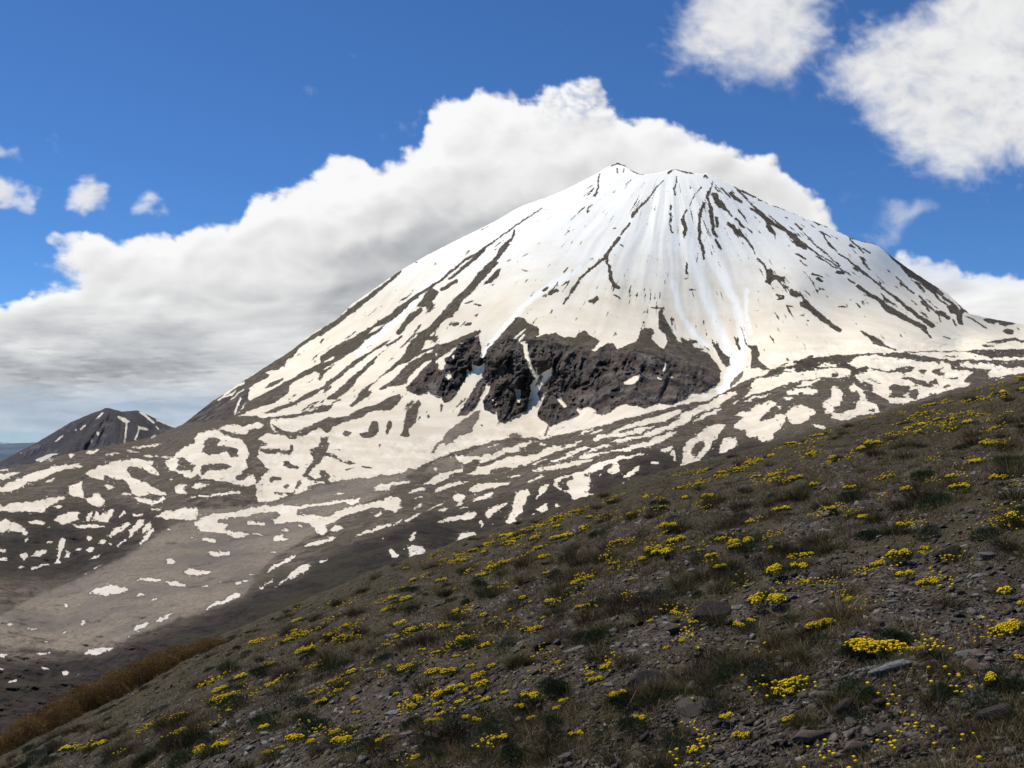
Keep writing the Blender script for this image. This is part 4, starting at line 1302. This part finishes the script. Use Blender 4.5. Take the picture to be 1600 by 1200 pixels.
def rocks_np(n, base, cuts=7, flat=(.35, .8), lo=.35, hi=.85):
    """n irregular stones: sphere cut by random planes; returns (n, verts, 3)"""
    V = np.repeat(base[0][None], n, 0).copy()
    for _ in range(cuts):
        d = RNG.normal(size=(n, 3)); d /= np.linalg.norm(d, axis=1, keepdims=True); h = RNG.uniform(lo, hi, n)
        ov = np.einsum('nvk,nk->nv', V, d) - h[:, None]
        V -= np.maximum(ov, 0)[..., None] * d[:, None]
    V *= np.stack([RNG.uniform(.7, 1.2, n), RNG.uniform(.5, 1.0, n), RNG.uniform(*flat, n)], -1)[:, None]
    return V

def rock_mesh(name, mat, flat=(.4, .8), rough=.09):
    V = rocks_np(1, ICO4, 12, flat, .5, .85)[0]
    nn = fbm(V[:, 0] * 2.3 + V[:, 2], V[:, 1] * 2.3 - V[:, 2] * 2, 5, RNG.integers(1, 900), .6)
    n2 = fbm(V[:, 2] * 9, V[:, 0] * 1.2 + V[:, 1], 3, RNG.integers(1, 900), .6)      # bedding
    n3 = fbm(V[:, 0] * 7 + V[:, 2] * 3, V[:, 1] * 7 + V[:, 2] * 5, 4, RNG.integers(1, 900), .6, True)
    V = V * (1 + rough * 2 * nn + rough * n2 + rough * .6 * n3)[:, None]
    return mesh_np(name, V, ICO4[1], mat, False, dict(tint=np.full(len(V), RNG.random())))

# ------------------------------------------------------------------ loose gravel (one mass nobody could count)
def scatter_px(n, y0=600, y1=1300, x0=-260, x1=1880, power=1.0, maxd=34):
    px = RNG.uniform(x0, x1, n * 2); py = RNG.uniform(y0, y1, n * 2)
    cr = np.interp(px, CREST[:, 0], CREST[:, 1])
    k = py > cr + 2
    px, py = px[k][:n], py[k][:n]
    return px, py
def barren(x, y): return fbm(x / 1.5, y / 1.5, 3, 301) + .35 * fbm(x / .4, y / .4, 2, 305) - .08 - .42 * sstep(8, 15, y) * (.45 + .55 * sstep(-.25, -.08, x / np.maximum(y, .1))) + .34 * sstep(11, 6.5, y)

def gravel(n, smin, smax, pw):
    px, py = scatter_px(n)
    x, y = px_ground(px, py); x = x + RNG.normal(0, .02, len(x)) * y / 5; y = y + RNG.normal(0, .02, len(x)) * y / 5
    k = (barren(x, y) + RNG.normal(0, .25, len(x))) > -.12; x, y = x[k], y[k]
    n = len(x); z = ground_z(x, y)
    V = rocks_np(n, ICO0, 7, (.18, .6), .28, .8)
    s = smin * (smax / smin) ** (RNG.random(n) ** pw) * np.clip(y / 7, .8, 3.5) ** .55
    a = RNG.random(n) * 6.28; ca_, sa = np.cos(a)[:, None], np.sin(a)[:, None]
    tx = RNG.normal(0, .3, n)[:, None]
    X, Y, Z = V[..., 0], V[..., 1], V[..., 2]
    Z = Z + X * tx + .0
    X, Y = X * ca_ - Y * sa, X * sa + Y * ca_
    nr = normal_at(x, y)
    Z = Z - (nr[:, :1] / nr[:, 2:]) * X - (nr[:, 1:2] / nr[:, 2:]) * Y
    W = np.stack([X * s[:, None] + x[:, None], Y * s[:, None] + y[:, None], Z * s[:, None] + z[:, None] + .15 * s[:, None]], -1)
    T = RNG.random(n) ** 1.7 * .85
    T = np.where(RNG.random(n) < .05, 1.15, T)
    return W, T
V0, F0 = ico(1)
ICO0 = (V0, F0)
W1, T1 = gravel(76000, .005, .020, 1.2)
W2, T2 = gravel(12500, .018, .05, 2.2)
W = np.concatenate([W1, W2]); T = np.concatenate([T1, T2])
Fc = (np.arange(len(W))[:, None, None] * W.shape[1] + F0[None]).reshape(-1, 3)
gv = obj('gravel', mesh_np('gravel', W.reshape(-1, 3), Fc, M_STONE, False, dict(tint=np.repeat(T, W.shape[1]))))
tag(gv, 'loose slate chips strewn over the hillside', 'gravel', kind='stuff')

# ------------------------------------------------------------------ low grass and herb cover (uncountable)
def cover(nt, per, hh, spread, w, K=2, thr=.0, tint=(0, .8), sd_=0, name='grass', mat=None, lab='', far=0):
    px, py = scatter_px(nt)
    if far:
        fx = RNG.uniform(-200, 1800, far); fy = np.interp(fx, CREST[:, 0], CREST[:, 1]) + 2 + 190 * RNG.random(far) ** 1.5
        px = np.concatenate([px, fx]); py = np.concatenate([py, fy])
    x, y = px_ground(px, py)
    k = (-barren(x, y) + RNG.normal(0, .22, len(x))) > thr; x, y = x[k], y[k]
    sz = RNG.uniform(.6, 1.5, len(x)); tt = RNG.random(len(x)) * .5
    n = len(x) * per
    x = np.repeat(x, per); y = np.repeat(y, per); s = np.repeat(sz, per)
    dist = y.copy()
    r = np.sqrt(RNG.random(n)) * spread * s * np.clip(dist / 8, .9, 1.8); a = RNG.random(n) * 6.28
    x = x + r * np.cos(a); y = y + r * np.sin(a)
    z = ground_z(x, y) - .006
    ti = np.repeat(tt, per) + tint[0] + (tint[1] - tint[0]) * RNG.random(n) ** 2
    V, Fc, T = blades(np.stack([x, y, z], -1), a + RNG.normal(0, .7, n), RNG.uniform(0, .5, n) + .3 * r / spread, RNG.uniform(.1, 1.2, n),
                      hh * s * RNG.uniform(.5, 1.2, n), w * np.clip(dist / 9, .8, 3.2) * RNG.uniform(.7, 1.3, n), ti, K)
    o = obj(name, mesh_np(name, V, Fc, mat, False, dict(tint=T)))
    return tag(o, lab, name.replace('_', ' '), kind='stuff')
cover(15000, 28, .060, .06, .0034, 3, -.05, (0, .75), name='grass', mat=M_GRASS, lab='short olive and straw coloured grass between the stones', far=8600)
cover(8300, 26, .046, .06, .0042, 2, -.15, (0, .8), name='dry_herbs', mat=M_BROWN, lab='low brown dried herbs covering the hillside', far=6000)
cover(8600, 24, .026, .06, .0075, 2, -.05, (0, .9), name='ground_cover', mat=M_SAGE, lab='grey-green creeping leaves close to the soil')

# ------------------------------------------------------------------ things: copies of a few models
def place(root, x, y, z, s, rz, tilt=None):
    root.location = (x, y, z); root.scale = (s, s, s) if np.isscalar(s) else s
    if tilt is not None:
        q = Vector((0, 0, 1)).rotation_difference(Vector(tilt)) @ Vector((0, 0, 0)).to_track_quat('Z', 'Y').__class__((math.cos(rz / 2), 0, 0, math.sin(rz / 2)))
        root.rotation_mode = 'QUATERNION'; root.rotation_quaternion = q
    else:
        root.rotation_euler = (0, 0, rz)

def spot(px, py):
    x, y = px_ground(np.array([px], float), np.array([py], float))
    z = ground_z(x, y); n = normal_at(x, y)[0]
    return float(x[0]), float(y[0]), float(z[0]), n

FM = [flower_mesh('flowers', n, l, sp, hs) for n, l, sp, hs in [(190, 5, 1, .085), (170, 4, 1.1, .085), (210, 7, 1.0, .08), (120, 3, .8, .10), (100, 6, 1.3, .095), (170, 6, 1.2, .085)]]
FLL = [flower_mesh('flowers', n, l, sp, hs) for n, l, sp, hs in [(430, 9, 1.0, .058), (380, 8, 1.15, .058)]]
LM = [clump_leaves('leaves') for _ in range(3)]

FL = """1260,885,18 1232,885,14 1216,911,34 1249,905,26 1262,931,16 1197,955,60 1284,991,40 1370,1012,76 1375,896,22 1406,893,30 1414,908,20 1440,922,18 1566,931,30 1575,982,54 1599,945,12 1597,1065,14
1250,1081,34 1226,1104,28 1231,1144,18 1057,855,28 962,866,16 1022,865,28 1002,877,10 1034,885,28 1005,895,16 948,890,12 957,893,12 966,890,8 925,912,14 902,930,12 987,922,8 907,972,14 1077,891,14 1095,890,10
1112,897,16 1126,910,16 1124,869,16 1160,868,40 1151,880,22 1209,882,14 1057,974,18 1084,985,12 1017,994,14 1156,994,20 1175,987,8 1064,1030,8 1039,1039,8 942,1059,26 931,1076,20 919,1072,10 966,1112,22 1160,1160,28
614,941,14 632,952,22 606,963,16 620,972,26 659,984,12 645,996,22 622,1012,12 604,1015,10 660,1027,8 690,911,16 647,911,14 752,909,18 764,926,12 711,932,8 815,921,16 855,911,12 925,912,14 899,930,18 861,947,18
815,952,16 830,955,8 715,964,18 754,977,18 800,971,8 790,984,8 845,972,8 694,987,16 722,1010,22 757,1024,20 717,1026,10 828,1003,22 840,999,18 906,972,8 682,1044,8 712,1045,8 632,1052,16 607,1057,12 642,1064,24
688,1066,28 708,1064,26 747,1062,30 767,1054,18 735,1054,8 750,1082,26 877,1044,10 694,1096,26 712,1090,24 684,1092,16 731,1091,12 655,1100,20 645,1112,20 619,1106,10 680,1110,12 761,1110,22 746,1126,12 785,1110,14
828,1108,24 812,1120,18 836,1124,14 881,1106,14 869,1120,16 682,1137,20 672,1152,16 684,1153,16 719,1142,10 729,1146,16 745,1144,8 606,1182,12 656,1199,22 512,1009,16 538,1007,14 542,995,14 484,997,12 461,996,12
454,1009,8 476,1026,22 497,1047,12 521,1071,18 547,1063,22 486,1101,12 502,1110,20 557,1131,12 463,1155,28 527,1155,22 487,1172,18 534,1178,30 592,1194,10 529,1093,16 546,1084,10 551,1099,14 386,970,8 470,972,16
464,1000,12 450,1014,18 478,1025,20 425,1040,14 395,1014,10 422,1075,26 328,1075,10 352,1080,24 370,1070,22 340,1110,22 356,1101,20 231,1147,12 289,1159,22 283,1133,12 111,1172,26 155,1173,20 130,1172,10 358,1140,10
415,1156,18 316,1189,28 345,1189,22 420,1180,18 437,1178,10 487,1100,8 486,1170,10 190,1192,10 381,997,8 1279,682,14 1236,702,16 1264,717,12 1307,719,18 1349,709,18 1364,704,20 1388,747,14 1244,759,22 1274,771,16
1212,764,10 1206,754,10 1409,781,24 1221,811,22 1167,822,14 1298,827,18 1347,834,16 1412,845,20 1045,836,22 1107,792,20 1073,780,14 1032,806,12 1184,749,12 1122,751,12 1126,741,12 1156,734,16 1204,717,18 1172,728,10
1388,677,10 1420,672,16 1444,663,22 1465,665,12 1516,667,20 1487,669,14 1433,686,10 1559,676,12 1566,693,14 1594,671,8 1562,773,20 1530,735,20 1500,790,22 1590,830,26 1455,930,24 1480,760,18 1540,700,16 1330,965,22 1430,1040,24 1540,1110,30 1130,1130,22 1075,1180,26 900,1160,22 1000,1150,20 780,1175,24 1330,770,16 1445,860,16 1405,665,10 1442,650,14 1427,657,8 1364,654,14 1334,659,8 1454,637,14 1480,630,18
1519,630,12 1562,622,18 1532,611,8 1596,600,10 1596,616,12 1486,654,10 1529,657,8 987,809,16 922,819,14 936,820,8 912,835,16 877,850,34 870,835,14 865,825,14 845,829,16 872,810,14 837,850,20 842,867,16 825,872,8
792,840,24 762,854,14 740,866,18 720,879,14 692,878,10 757,870,12 797,856,14 817,838,10 790,889,20 772,895,22 635,895,10 850,885,20 731,902,10 805,850,14 900,808,12 955,790,12 1010,775,12 1062,765,12 1090,757,10""".split()
rnd = random.Random(5); DR = []
NAMED_F = {(1370, 1012): 'broad dense yellow flower mat left of the pale slate slab, largest in the photo', (1197, 955): 'long flat yellow flower mat on gravel right of the dark rock ledge',
 (1284, 991): 'compact yellow flower clump just below the biggest straw tussock', (1575, 982): 'wide yellow flower clump cut by the right edge of the photo',
 (1250, 1081): 'yellow flower clump in the lower right, upper one of a close pair', (1226, 1104): 'yellow flower clump in the lower right, lower one of a close pair',
 (1566, 931): 'loose pale yellow flower clump near the right edge above the wide one', (1160, 868): 'tall heaped yellow flower clump in the middle of the right slope',
 (1057, 855): 'flat yellow flower clump uphill of the heaped clump', (1160, 1160): 'yellow flower clump nearest the bottom edge right of centre',
 (1231, 1144): 'sparse little yellow flower clump near the bottom edge, beside the clump nearest the bottom', (942, 1059): 'yellow flower clump left of the dark hollow rock mound, larger of two',
 (1406, 893): 'yellow flower clump with flowers trailing downhill, right of the big straw tussock', (966, 1112): 'thin yellow flower sprig below the dark hollow rock mound',
 (1599, 945): 'small yellow flower clump half outside the right edge', (1597, 1065): 'yellow flower clump at the very right edge, lowest one there'}
nf_ = 0
for i, s in enumerate(FL):
    px, py, w = [float(v) for v in s.split(',')]
    x, y, z, n = spot(px, py + w * .22)
    R = w / F * math.hypot(x, y) * .5 * (1.38 if w < 40 else 1.16); DR.append((x, y, R))
    R = max(R, .04)
    big = w >= 40
    key = (int(px), int(py))
    root = link(bpy.data.objects.new('flower_clump', None)); nf_ += 1
    fo = obj('flowers', rnd.choice(FLL) if big else rnd.choice(FM), root); lo = obj('leaves', rnd.choice(LM), root)
    zs = min(1.35, .17 / R); z += .045 * min(1, y / 6)
    el = rnd.uniform(.9, 1.25)
    tl = np.array([n[0] * .6, n[1] * .6, 1.0])
    place(root, x, y, z, (R * el, R * .95, R * zs), rnd.choice([0, math.pi]) + rnd.uniform(-.5, .5), tl)
    if key in NAMED_F: tag(root, NAMED_F[key], 'flower clump', 'yellow flower clumps on the near hillside')
    else: tag(root, 'small clump of tiny yellow flowers scattered among the grass and stones', 'flower clump', 'yellow flower clumps on the near hillside')

# far specks of the same flowers
px, py = scatter_px(1100)
cr = np.interp(px, CREST[:, 0], CREST[:, 1])
pr = np.exp(-(py - cr) / 90) * .5 + .03
k = (RNG.random(len(px)) < pr * (px > 330)) ; px, py = px[k], py[k]
x, y = px_ground(px, py); per = 14
DR = np.array(DR); DR = DR[DR[:, 2] > .05]; pk = RNG.integers(0, len(DR), 260); aa_ = RNG.random(260) * 6.28; rr2 = DR[pk, 2] * RNG.uniform(1.0, 2.2, 260)
x = np.concatenate([x, DR[pk, 0] + rr2 * np.cos(aa_)]); y = np.concatenate([y, DR[pk, 1] + rr2 * np.sin(aa_)])
x = np.repeat(x, per) + RNG.normal(0, .06, len(x) * per) * np.repeat(np.clip(y / 12, .6, 2), per); y = np.repeat(y, per) + RNG.normal(0, .09, len(x))
z = ground_z(x, y) + RNG.uniform(.03, .09, len(x)); n = len(x); s = RNG.uniform(.007, .014, n) * np.clip(y / 10, .8, 2.2)
q = np.array([(0, 0, .5), (1, 0, 0), (.3, .95, .1), (-.8, .6, 0), (-.8, -.6, .1), (.3, -.95, 0), (0, 0, -1.2)])
V = np.stack([x, y, z], -1)[:, None] + q[None] * s[:, None, None]
f = [(0, 1 + k, 1 + (k + 1) % 5) for k in range(5)] + [(6, 1 + (k + 1) % 5, 1 + k) for k in range(5)]
Fc = (np.arange(n)[:, None, None] * 7 + np.array(f)[None]).reshape(-1, 3)
so_ = obj('flower_specks', mesh_np('flower_specks', V.reshape(-1, 3), Fc, M_PETAL, False, dict(tint=np.repeat(RNG.random(n) * .7, 7))))
tag(so_, 'single tiny yellow blossoms strewn through the turf', 'flowers', kind='stuff')

# tussocks
TB = [tussock_mesh('blades', 900, M_STRAW, .12, .34, 1.7, .0035, (.0, .75), 1, .25) for _ in range(1)]
TM = [tussock_mesh('blades', 340, M_GRASS, .10, .23, 1.3, .0036, (-.2, .60), 1, .14) for _ in range(4)]
TD = [tussock_mesh('stalks', 420, M_BROWN, .13, .17, .7, .0034, (.0, .8), 1, .1) for _ in range(3)]
TG = [leafy_mesh('leaves', 1500, M_GREEN) for _ in range(3)] + [leafy_mesh('leaves', 700, M_SAGE, .14, .06, .025, .008) for _ in range(2)]
def thing1(name, me, part, px, py, wpx, unit, label, cat, group, zs=1.0, up_=.45):
    x, y, z, n = spot(px, py)
    s = wpx / F * math.hypot(x, y) / unit
    root = link(bpy.data.objects.new(name, None)); o = obj(part, me, root)
    place(root, x, y, z, (s, s, s * zs), rnd.uniform(0, 6.28), np.array([n[0] * up_, n[1] * up_, 1.0]))
    tag(root, label, cat, group); return root
# crown of dead leaves at the foot of the biggest tussock
t_ = thing1('grass_tussock', TB[0], 'blades', 1311, 985, 92, .50, 'biggest shaggy straw-coloured tussock, above the compact yellow clump', 'grass tussock', 'grass tussocks on the near hillside', 1.15)
dead = obj('dead_blades', tussock_mesh('dead_blades', 260, M_BROWN, .11, .16, 2.6, .004, (0, .9), 1, .3), t_); dead.scale = (1.05, 1.05, .8)
for px, py, w, lab in [(1440, 800, 62, 'dark round tussock high on the right, right of a yellow clump'), (945, 892, 56, 'tall straw tussock in the middle of the slope left of centre clumps'), (935, 1040, 60, 'drooping tussock left of the dark hollow rock mound, above a yellow clump'),
                       (765, 945, 50, 'straw-flecked tussock in the middle left, with pale blades hanging'), (1285, 805, 44, 'dark tussock straight above the pale flat stone'), (870, 975, 44, 'green-topped tussock above the rock with the dark face'),
                       (1230, 795, 40, 'short dark tussock left of a heaped yellow clump high on the slope'), (1030, 1200, 60, 'straggly tussock cut by the bottom edge at centre')]:
    thing1('grass_tussock', rnd.choice(TM), 'blades', px, py, w, .36, lab, 'grass tussock', 'grass tussocks on the near hillside', 1.05)
for i in range(270):
    while True:
        px = rnd.uniform(-20, 1620); cr = float(np.interp(px, CREST[:, 0], CREST[:, 1])); py = cr + 4 + (1205 - cr) * rnd.random() ** 1.25
        x, y, z, n = spot(px, py)
        if px < 340 and py < 1150 + (px - 340) * -.3 and py < cr + 90: continue
        if barren(np.array([x]), np.array([y]))[0] < .25 or rnd.random() < .2: break
    wr_ = rnd.uniform(.20, .40); wp = wr_ / math.hypot(x, y) * F
    thing1('grass_tussock', rnd.choice(TM), 'blades', px, py, min(wp, 52), .36, 'dull olive grass tussock among the stones and flowers', 'grass tussock', 'grass tussocks on the near hillside', rnd.uniform(.75, 1.2))
for px, py, w, lab in [(1210, 1020, 46, 'round tuft of brown stalks on gravel right of the dark ledge'), (1110, 1035, 70, 'wide patch of dark brown stalks under the dark rock ledge'), (1225, 1075, 60, 'brown stalk tuft behind the close pair of yellow clumps'),
                       (1300, 1125, 56, 'brown stalk tuft beside the pair of clumps, above the white-topped rock'), (1225, 1000, 40, 'brown tuft below the long flat flower mat'), (1470, 1085, 60, 'upright brown tuft right of the pale slate slab'), (1520, 1170, 70, 'large brown tuft in the bottom right corner')]:
    thing1('dry_shrub', rnd.choice(TD), 'stalks', px, py, w, .36, lab, 'dry shrub', 'tufts of dried brown stalks')
for i in range(170):
    while True:
        px = rnd.uniform(-20, 1620); cr = float(np.interp(px, CREST[:, 0], CREST[:, 1])); py = cr + 4 + (1205 - cr) * rnd.random() ** 1.1
        x, y, z, n = spot(px, py)
        if barren(np.array([x]), np.array([y]))[0] < .1: break
    wp = rnd.uniform(.18, .42) / math.hypot(x, y) * F
    thing1('dry_shrub', rnd.choice(TD), 'stalks', px, py, min(wp, 60), .36, 'low tuft of dried brown stalks in the turf', 'dry shrub', 'tufts of dried brown stalks')
for px, py, w, lab in [(1130, 1085, 56, 'bright green cushion plant right of the dark hollow rock mound'), (1480, 1120, 56, 'deep green cushion plant right of the pale slab'), (1340, 1035, 60, 'green cushion under the largest yellow flower mat'),
                       (1330, 1190, 40, 'green cushion at the bottom edge between two rocks'), (870, 1095, 44, 'grey-green cushion right of the yellow clumps at lower centre'), (1310, 965, 30, 'small dark cushion against the biggest tussock')]:
    thing1('cushion_plant', rnd.choice(TG[:3]), 'leaves', px, py, w, .30, lab, 'cushion plant', 'low green cushion plants', 1.0, .8)
for i in range(210):
    while True:
        px = rnd.uniform(-20, 1620); cr = float(np.interp(px, CREST[:, 0], CREST[:, 1])); py = cr + 4 + (1205 - cr) * rnd.random()
        x, y, z, n = spot(px, py)
        if barren(np.array([x]), np.array([y]))[0] < .3: break
    wp = rnd.uniform(.15, .38) / math.hypot(x, y) * F
    thing1('cushion_plant', rnd.choice(TG), 'leaves', px, py, min(wp, 60), .30, 'low green cushion plant hugging the stony soil', 'cushion plant', 'low green cushion plants', 1.0, .8)

# rocks
RK = dict(p=[rock_mesh('rock', M_PALE, (.26, .36), .09) for _ in range(2)], d=[rock_mesh('rock', M_DARKR, (.6, .8), .06) for _ in range(3)],
          s=[rock_mesh('rock', M_STONE, (.35, .6), .05) for _ in range(5)], r=[rock_mesh('rock', M_REDR, (.5, .7), .05) for _ in range(2)])
def rock(px, py, w, kind, lab, zs=1.0, sink=.25, rz=None):
    x, y, z, n = spot(px, py)
    s = w / F * math.hypot(x, y) * (.44 if kind == 'd' else .50)
    o = obj('rock', rnd.choice(RK[kind])); place(o, x, y, z + s * (.30 - sink), (s * 1.15, s * .9, s * zs), rnd.uniform(-.5, .5) if rz is None else rz, np.array([n[0], n[1], n[2]]))
    return tag(o, lab, 'rock', 'loose rocks on the near hillside')
for a in [(1398, 1088, 56, 'p', 'pale blue-grey flat slate slab in the lower right', 1.0, .15), (1382, 1155, 34, 's', 'light tan angular block below the pale slab', 1.2, .1), (1318, 1138, 42, 'd', 'dark rounded rock left of the tan block', 1.2, .1),
          (1268, 1168, 52, 'r', 'reddish brown rock at the bottom edge, left of the dark rounded rock', 1.1, .2), (1478, 882, 58, 'd', 'black overhanging rock high on the right slope', 1.0, .1), (1512, 1047, 44, 'p', 'bluish flat stone right of and above the pale slab', .8, .2),
          (1540, 886, 28, 's', 'light stone right of the black overhanging rock', 1, .2), (1335, 1182, 44, 'r', 'dull red rock cut by the bottom edge', 1, .2), (868, 1012, 62, 'd', 'long rock with dark downhill face left of centre', .9, .1), (897, 1022, 40, 's', 'tan rough stone under the long dark-faced rock', 1, .15),
          (1118, 968, 62, 'd', 'dark ledge rock above the gravel at centre right', 1.1, .1), (1066, 990, 56, 'd', 'low dark ledge continuing left of the ledge rock', .7, .15), (1012, 1082, 66, 'd', 'dark hollow rock mound in the lower centre', 1.5, .1), (1080, 1098, 44, 's', 'pale mossy rock right of the dark rock mound', 1, .2),
          (1082, 1125, 60, 's', 'broad flat rock below the pale mossy rock', .7, .2), (620, 1084, 22, 'd', 'small dark slab between yellow clumps at lower left', 1, .1), (655, 1180, 30, 'd', 'dark stone near the bottom edge left of centre', 1, .1), (955, 1150, 40, 's', 'pale stone below the thin flower sprig', 1, .2),
          (905, 1185, 50, 's', 'low grey stone at the bottom edge left of centre', 1, .2), (1295, 832, 26, 'p', 'pale flat stone beside a yellow clump high on the right', 1, .1), (1348, 852, 22, 'p', 'pale chip of stone right of the pale flat stone', .8, .1), (928, 875, 15, 'd', 'small purplish dark stone in the middle of the turf', 1, 0),
          (1148, 953, 24, 's', 'light stone behind the dark ledge rock', .8, .1), (753, 1012, 14, 'p', 'whitish lichened stone between yellow clumps in the middle', 1.2, 0), (1560, 1150, 60, 'd', 'dark boulder in shade in the bottom right corner', 1.2, .15), (612, 886, 14, 'd', 'dark boulder on the skyline at the left third', 1.2, 0),
          (985, 1205, 40, 's', 'grey stone at the bottom edge centre', 1, .2), (1430, 1180, 46, 's', 'brown stone at the bottom edge right of the tan block', .8, .2), (1555, 1005, 26, 'd', 'dark flat stone under the wide clump at the right edge', .7, .1)]:
    rock(*a)
for i in range(250):
    while True:
        px = rnd.uniform(-20, 1620); cr = float(np.interp(px, CREST[:, 0], CREST[:, 1])); py = cr + 10 + (1210 - cr) * rnd.random() ** .8
        x, y, z, n = spot(px, py)
        if barren(np.array([x]), np.array([y]))[0] > -.1: break
    wp = .040 * 3.2 ** rnd.random() * (1 if y < 12 else 1.4) / math.hypot(x, y) * F
    rock(px, py, wp, rnd.choice('sssssdprs'), 'loose weathered stone lying among gravel and turf', rnd.uniform(.7, 1.1), .18, rnd.uniform(0, 6.28))

# pale dry stems
def stem(px, py, pts, lab):
    x, y, z, n = spot(px, py); k = math.hypot(x, y) / F          # size of one photo pixel there
    P = np.array([(x + a * k, y + b * k, float(ground_z(np.array([x + a * k]), np.array([y + b * k]))[0]) + c * k) for a, b, c in pts])
    n = len(P); r = 1.1 * k; rows = []
    for i in range(n):
        d = P[min(i + 1, n - 1)] - P[max(i - 1, 0)]; d /= np.linalg.norm(d)
        a = np.cross(d, (0, 1, .3)); a /= np.linalg.norm(a); b = np.cross(d, a); rr = r * (1 - .6 * i / (n - 1))
        for q in range(6): rows.append(P[i] + rr * (a * math.cos(q * math.pi / 3) + b * math.sin(q * math.pi / 3)))
    Fc = [(i * 6 + q, i * 6 + (q + 1) % 6, (i + 1) * 6 + (q + 1) % 6, (i + 1) * 6 + q) for i in range(n - 1) for q in range(6)]
    o = obj('dry_stem', mesh_np('dry_stem', np.array(rows), np.array(Fc), M_STRAW, True, dict(tint=np.full(len(rows), .85))))
    tag(o, lab, 'dry stem', 'bleached dry stems')
stem(1559, 960, [(0, 0, 2), (-8, 2, 4), (-14, 4, 10), (-18, 6, 18), (-20, 8, 26)], 'curved white stem lying left of the loose clump at the right edge')
stem(1306, 1062, [(0, 0, 0), (3, 0, 5), (8, 2, 12)], 'short pale forked stem below the compact yellow clump')
stem(1050, 1040, [(0, 0, 0), (-2, 2, 8), (-4, 3, 18)], 'upright pale stem left of the wide brown stalks')
stem(980, 1122, [(0, 0, 0), (7, 4, 8), (15, 8, 18)], 'leaning pale stem below the dark hollow rock mound')
stem(1550, 845, [(0, 0, 0), (-3, 2, 12), (-8, 3, 26)], 'thin straw leaning high on the right slope')
stem(1090, 1062, [(0, 0, 1), (-8, 4, 6), (-16, 8, 10)], 'thin pale stem right of the dark rock mound')

# ------------------------------------------------------------------ rusty low shrub along the left skyline
root = link(bpy.data.objects.new('creeping_shrub', None)); tag(root, 'long low rust-brown shrub sprawled along the skyline at the lower left', 'shrub')
SH = [(352, 1000, 15), (335, 1003, 28), (310, 1012, 38), (285, 1024, 42), (262, 1036, 48), (240, 1048, 50), (215, 1060, 52), (190, 1072, 54), (165, 1086, 56), (140, 1100, 58), (112, 1116, 58), (85, 1130, 58), (58, 1146, 56), (30, 1162, 54), (0, 1180, 52), (-30, 1196, 50), (-60, 1212, 50), (-90, 1228, 48)]
bs = []
for px, py, h in SH:
    u, e = ray(px, py); D = 19.0 + (px + 90) * .012
    x, y = float(u) * D, D
    z = float(ground_z(np.array([x]), np.array([y]))[0]); H = h / F * D * .86
    bs.append((x, y, z, H))
bs = np.array(bs)
sx, sy, sz = bs[0][:3]; root.location = (sx, sy, sz)
dm_ = []
for k in range(len(bs) - 1):
    for q in range(4):
        t = rnd.random(); B_ = bs[k] * (1 - t) + bs[k + 1] * t; H_ = B_[3]
        r_ = H_ * rnd.uniform(.42, .72); dm_.append((B_[0] + rnd.uniform(-.25, .25) * H_, B_[1] + rnd.uniform(-.9, .7) * H_, B_[2], r_ * rnd.uniform(1.0, 1.3), r_, H_ * rnd.uniform(.55, .95)))
dm_ = np.array(dm_); N = 270000
i0 = RNG.choice(len(dm_), N, p=dm_[:, 4] ** 2 / (dm_[:, 4] ** 2).sum()); Dd = dm_[i0]
th = RNG.random(N) * 6.28; ph = np.arccos(RNG.random(N))
lump = (1 + .08 * fbm(th * 1.6 + Dd[:, 0] * 5, ph * 2.4 + Dd[:, 1] * 3, 4, 405)) * RNG.uniform(.90, 1.0, N)
bx = Dd[:, 0] + Dd[:, 3] * np.sin(ph) * np.cos(th) * lump; by = Dd[:, 1] + Dd[:, 4] * np.sin(ph) * np.sin(th) * lump
gz_ = ground_z(bx, by); bz = np.maximum(Dd[:, 2] + Dd[:, 5] * np.cos(ph) * lump, gz_ - .02)
base = np.stack([bx - sx, by - sy, bz - sz], -1)
V, Fc, T = blades(base, RNG.random(N) * 6.28, RNG.uniform(0, 1.5, N), RNG.normal(0, .5, N), RNG.uniform(.009, .020, N), RNG.uniform(.010, .018, N),
                  np.clip(RNG.random(N) * .7 + .15 + .35 * fbm(bx * 2.5, bz * 2.5 + by * 2, 3, 409), 0, 1), 2)
obj('foliage', mesh_np('foliage', V, Fc, M_RUST, False, dict(tint=T)), root)
N = 900; i0 = RNG.integers(0, len(bs), N); Bc = bs[i0]
base = np.stack([Bc[:, 0] - sx + RNG.normal(0, .15, N), Bc[:, 1] - sy + RNG.normal(0, .15, N), Bc[:, 2] - sz - .05], -1)
V, Fc, T = blades(base, RNG.random(N) * 6.28, RNG.uniform(0, .8, N), RNG.normal(0, .4, N), Bc[:, 3] * RNG.uniform(.6, .95, N), np.full(N, .012), RNG.random(N), 3)
obj('branches', mesh_np('branches', V, Fc, M_BROWN, False, dict(tint=T)), root)

# ------------------------------------------------------------------ camera
cd = bpy.data.cameras.new('camera'); cd.sensor_width = 36; cd.lens = 36 * F / 1600; cd.clip_start = 0.1; cd.clip_end = 400000
co = link(bpy.data.objects.new('camera', cd)); co.location = (0, 0, 0); co.rotation_euler = (math.pi / 2 + PITCH, 0, 0)
scene.camera = co
scene.view_settings.view_transform = 'Standard'; scene.view_settings.look = 'None'; scene.view_settings.exposure = 0; scene.view_settings.gamma = 1
scene.cycles.max_bounces = 4; scene.cycles.diffuse_bounces = 2; scene.cycles.transparent_max_bounces = 8
scene.cycles.use_denoising = True
scene.render.resolution_x = 1024; scene.render.resolution_y = 768
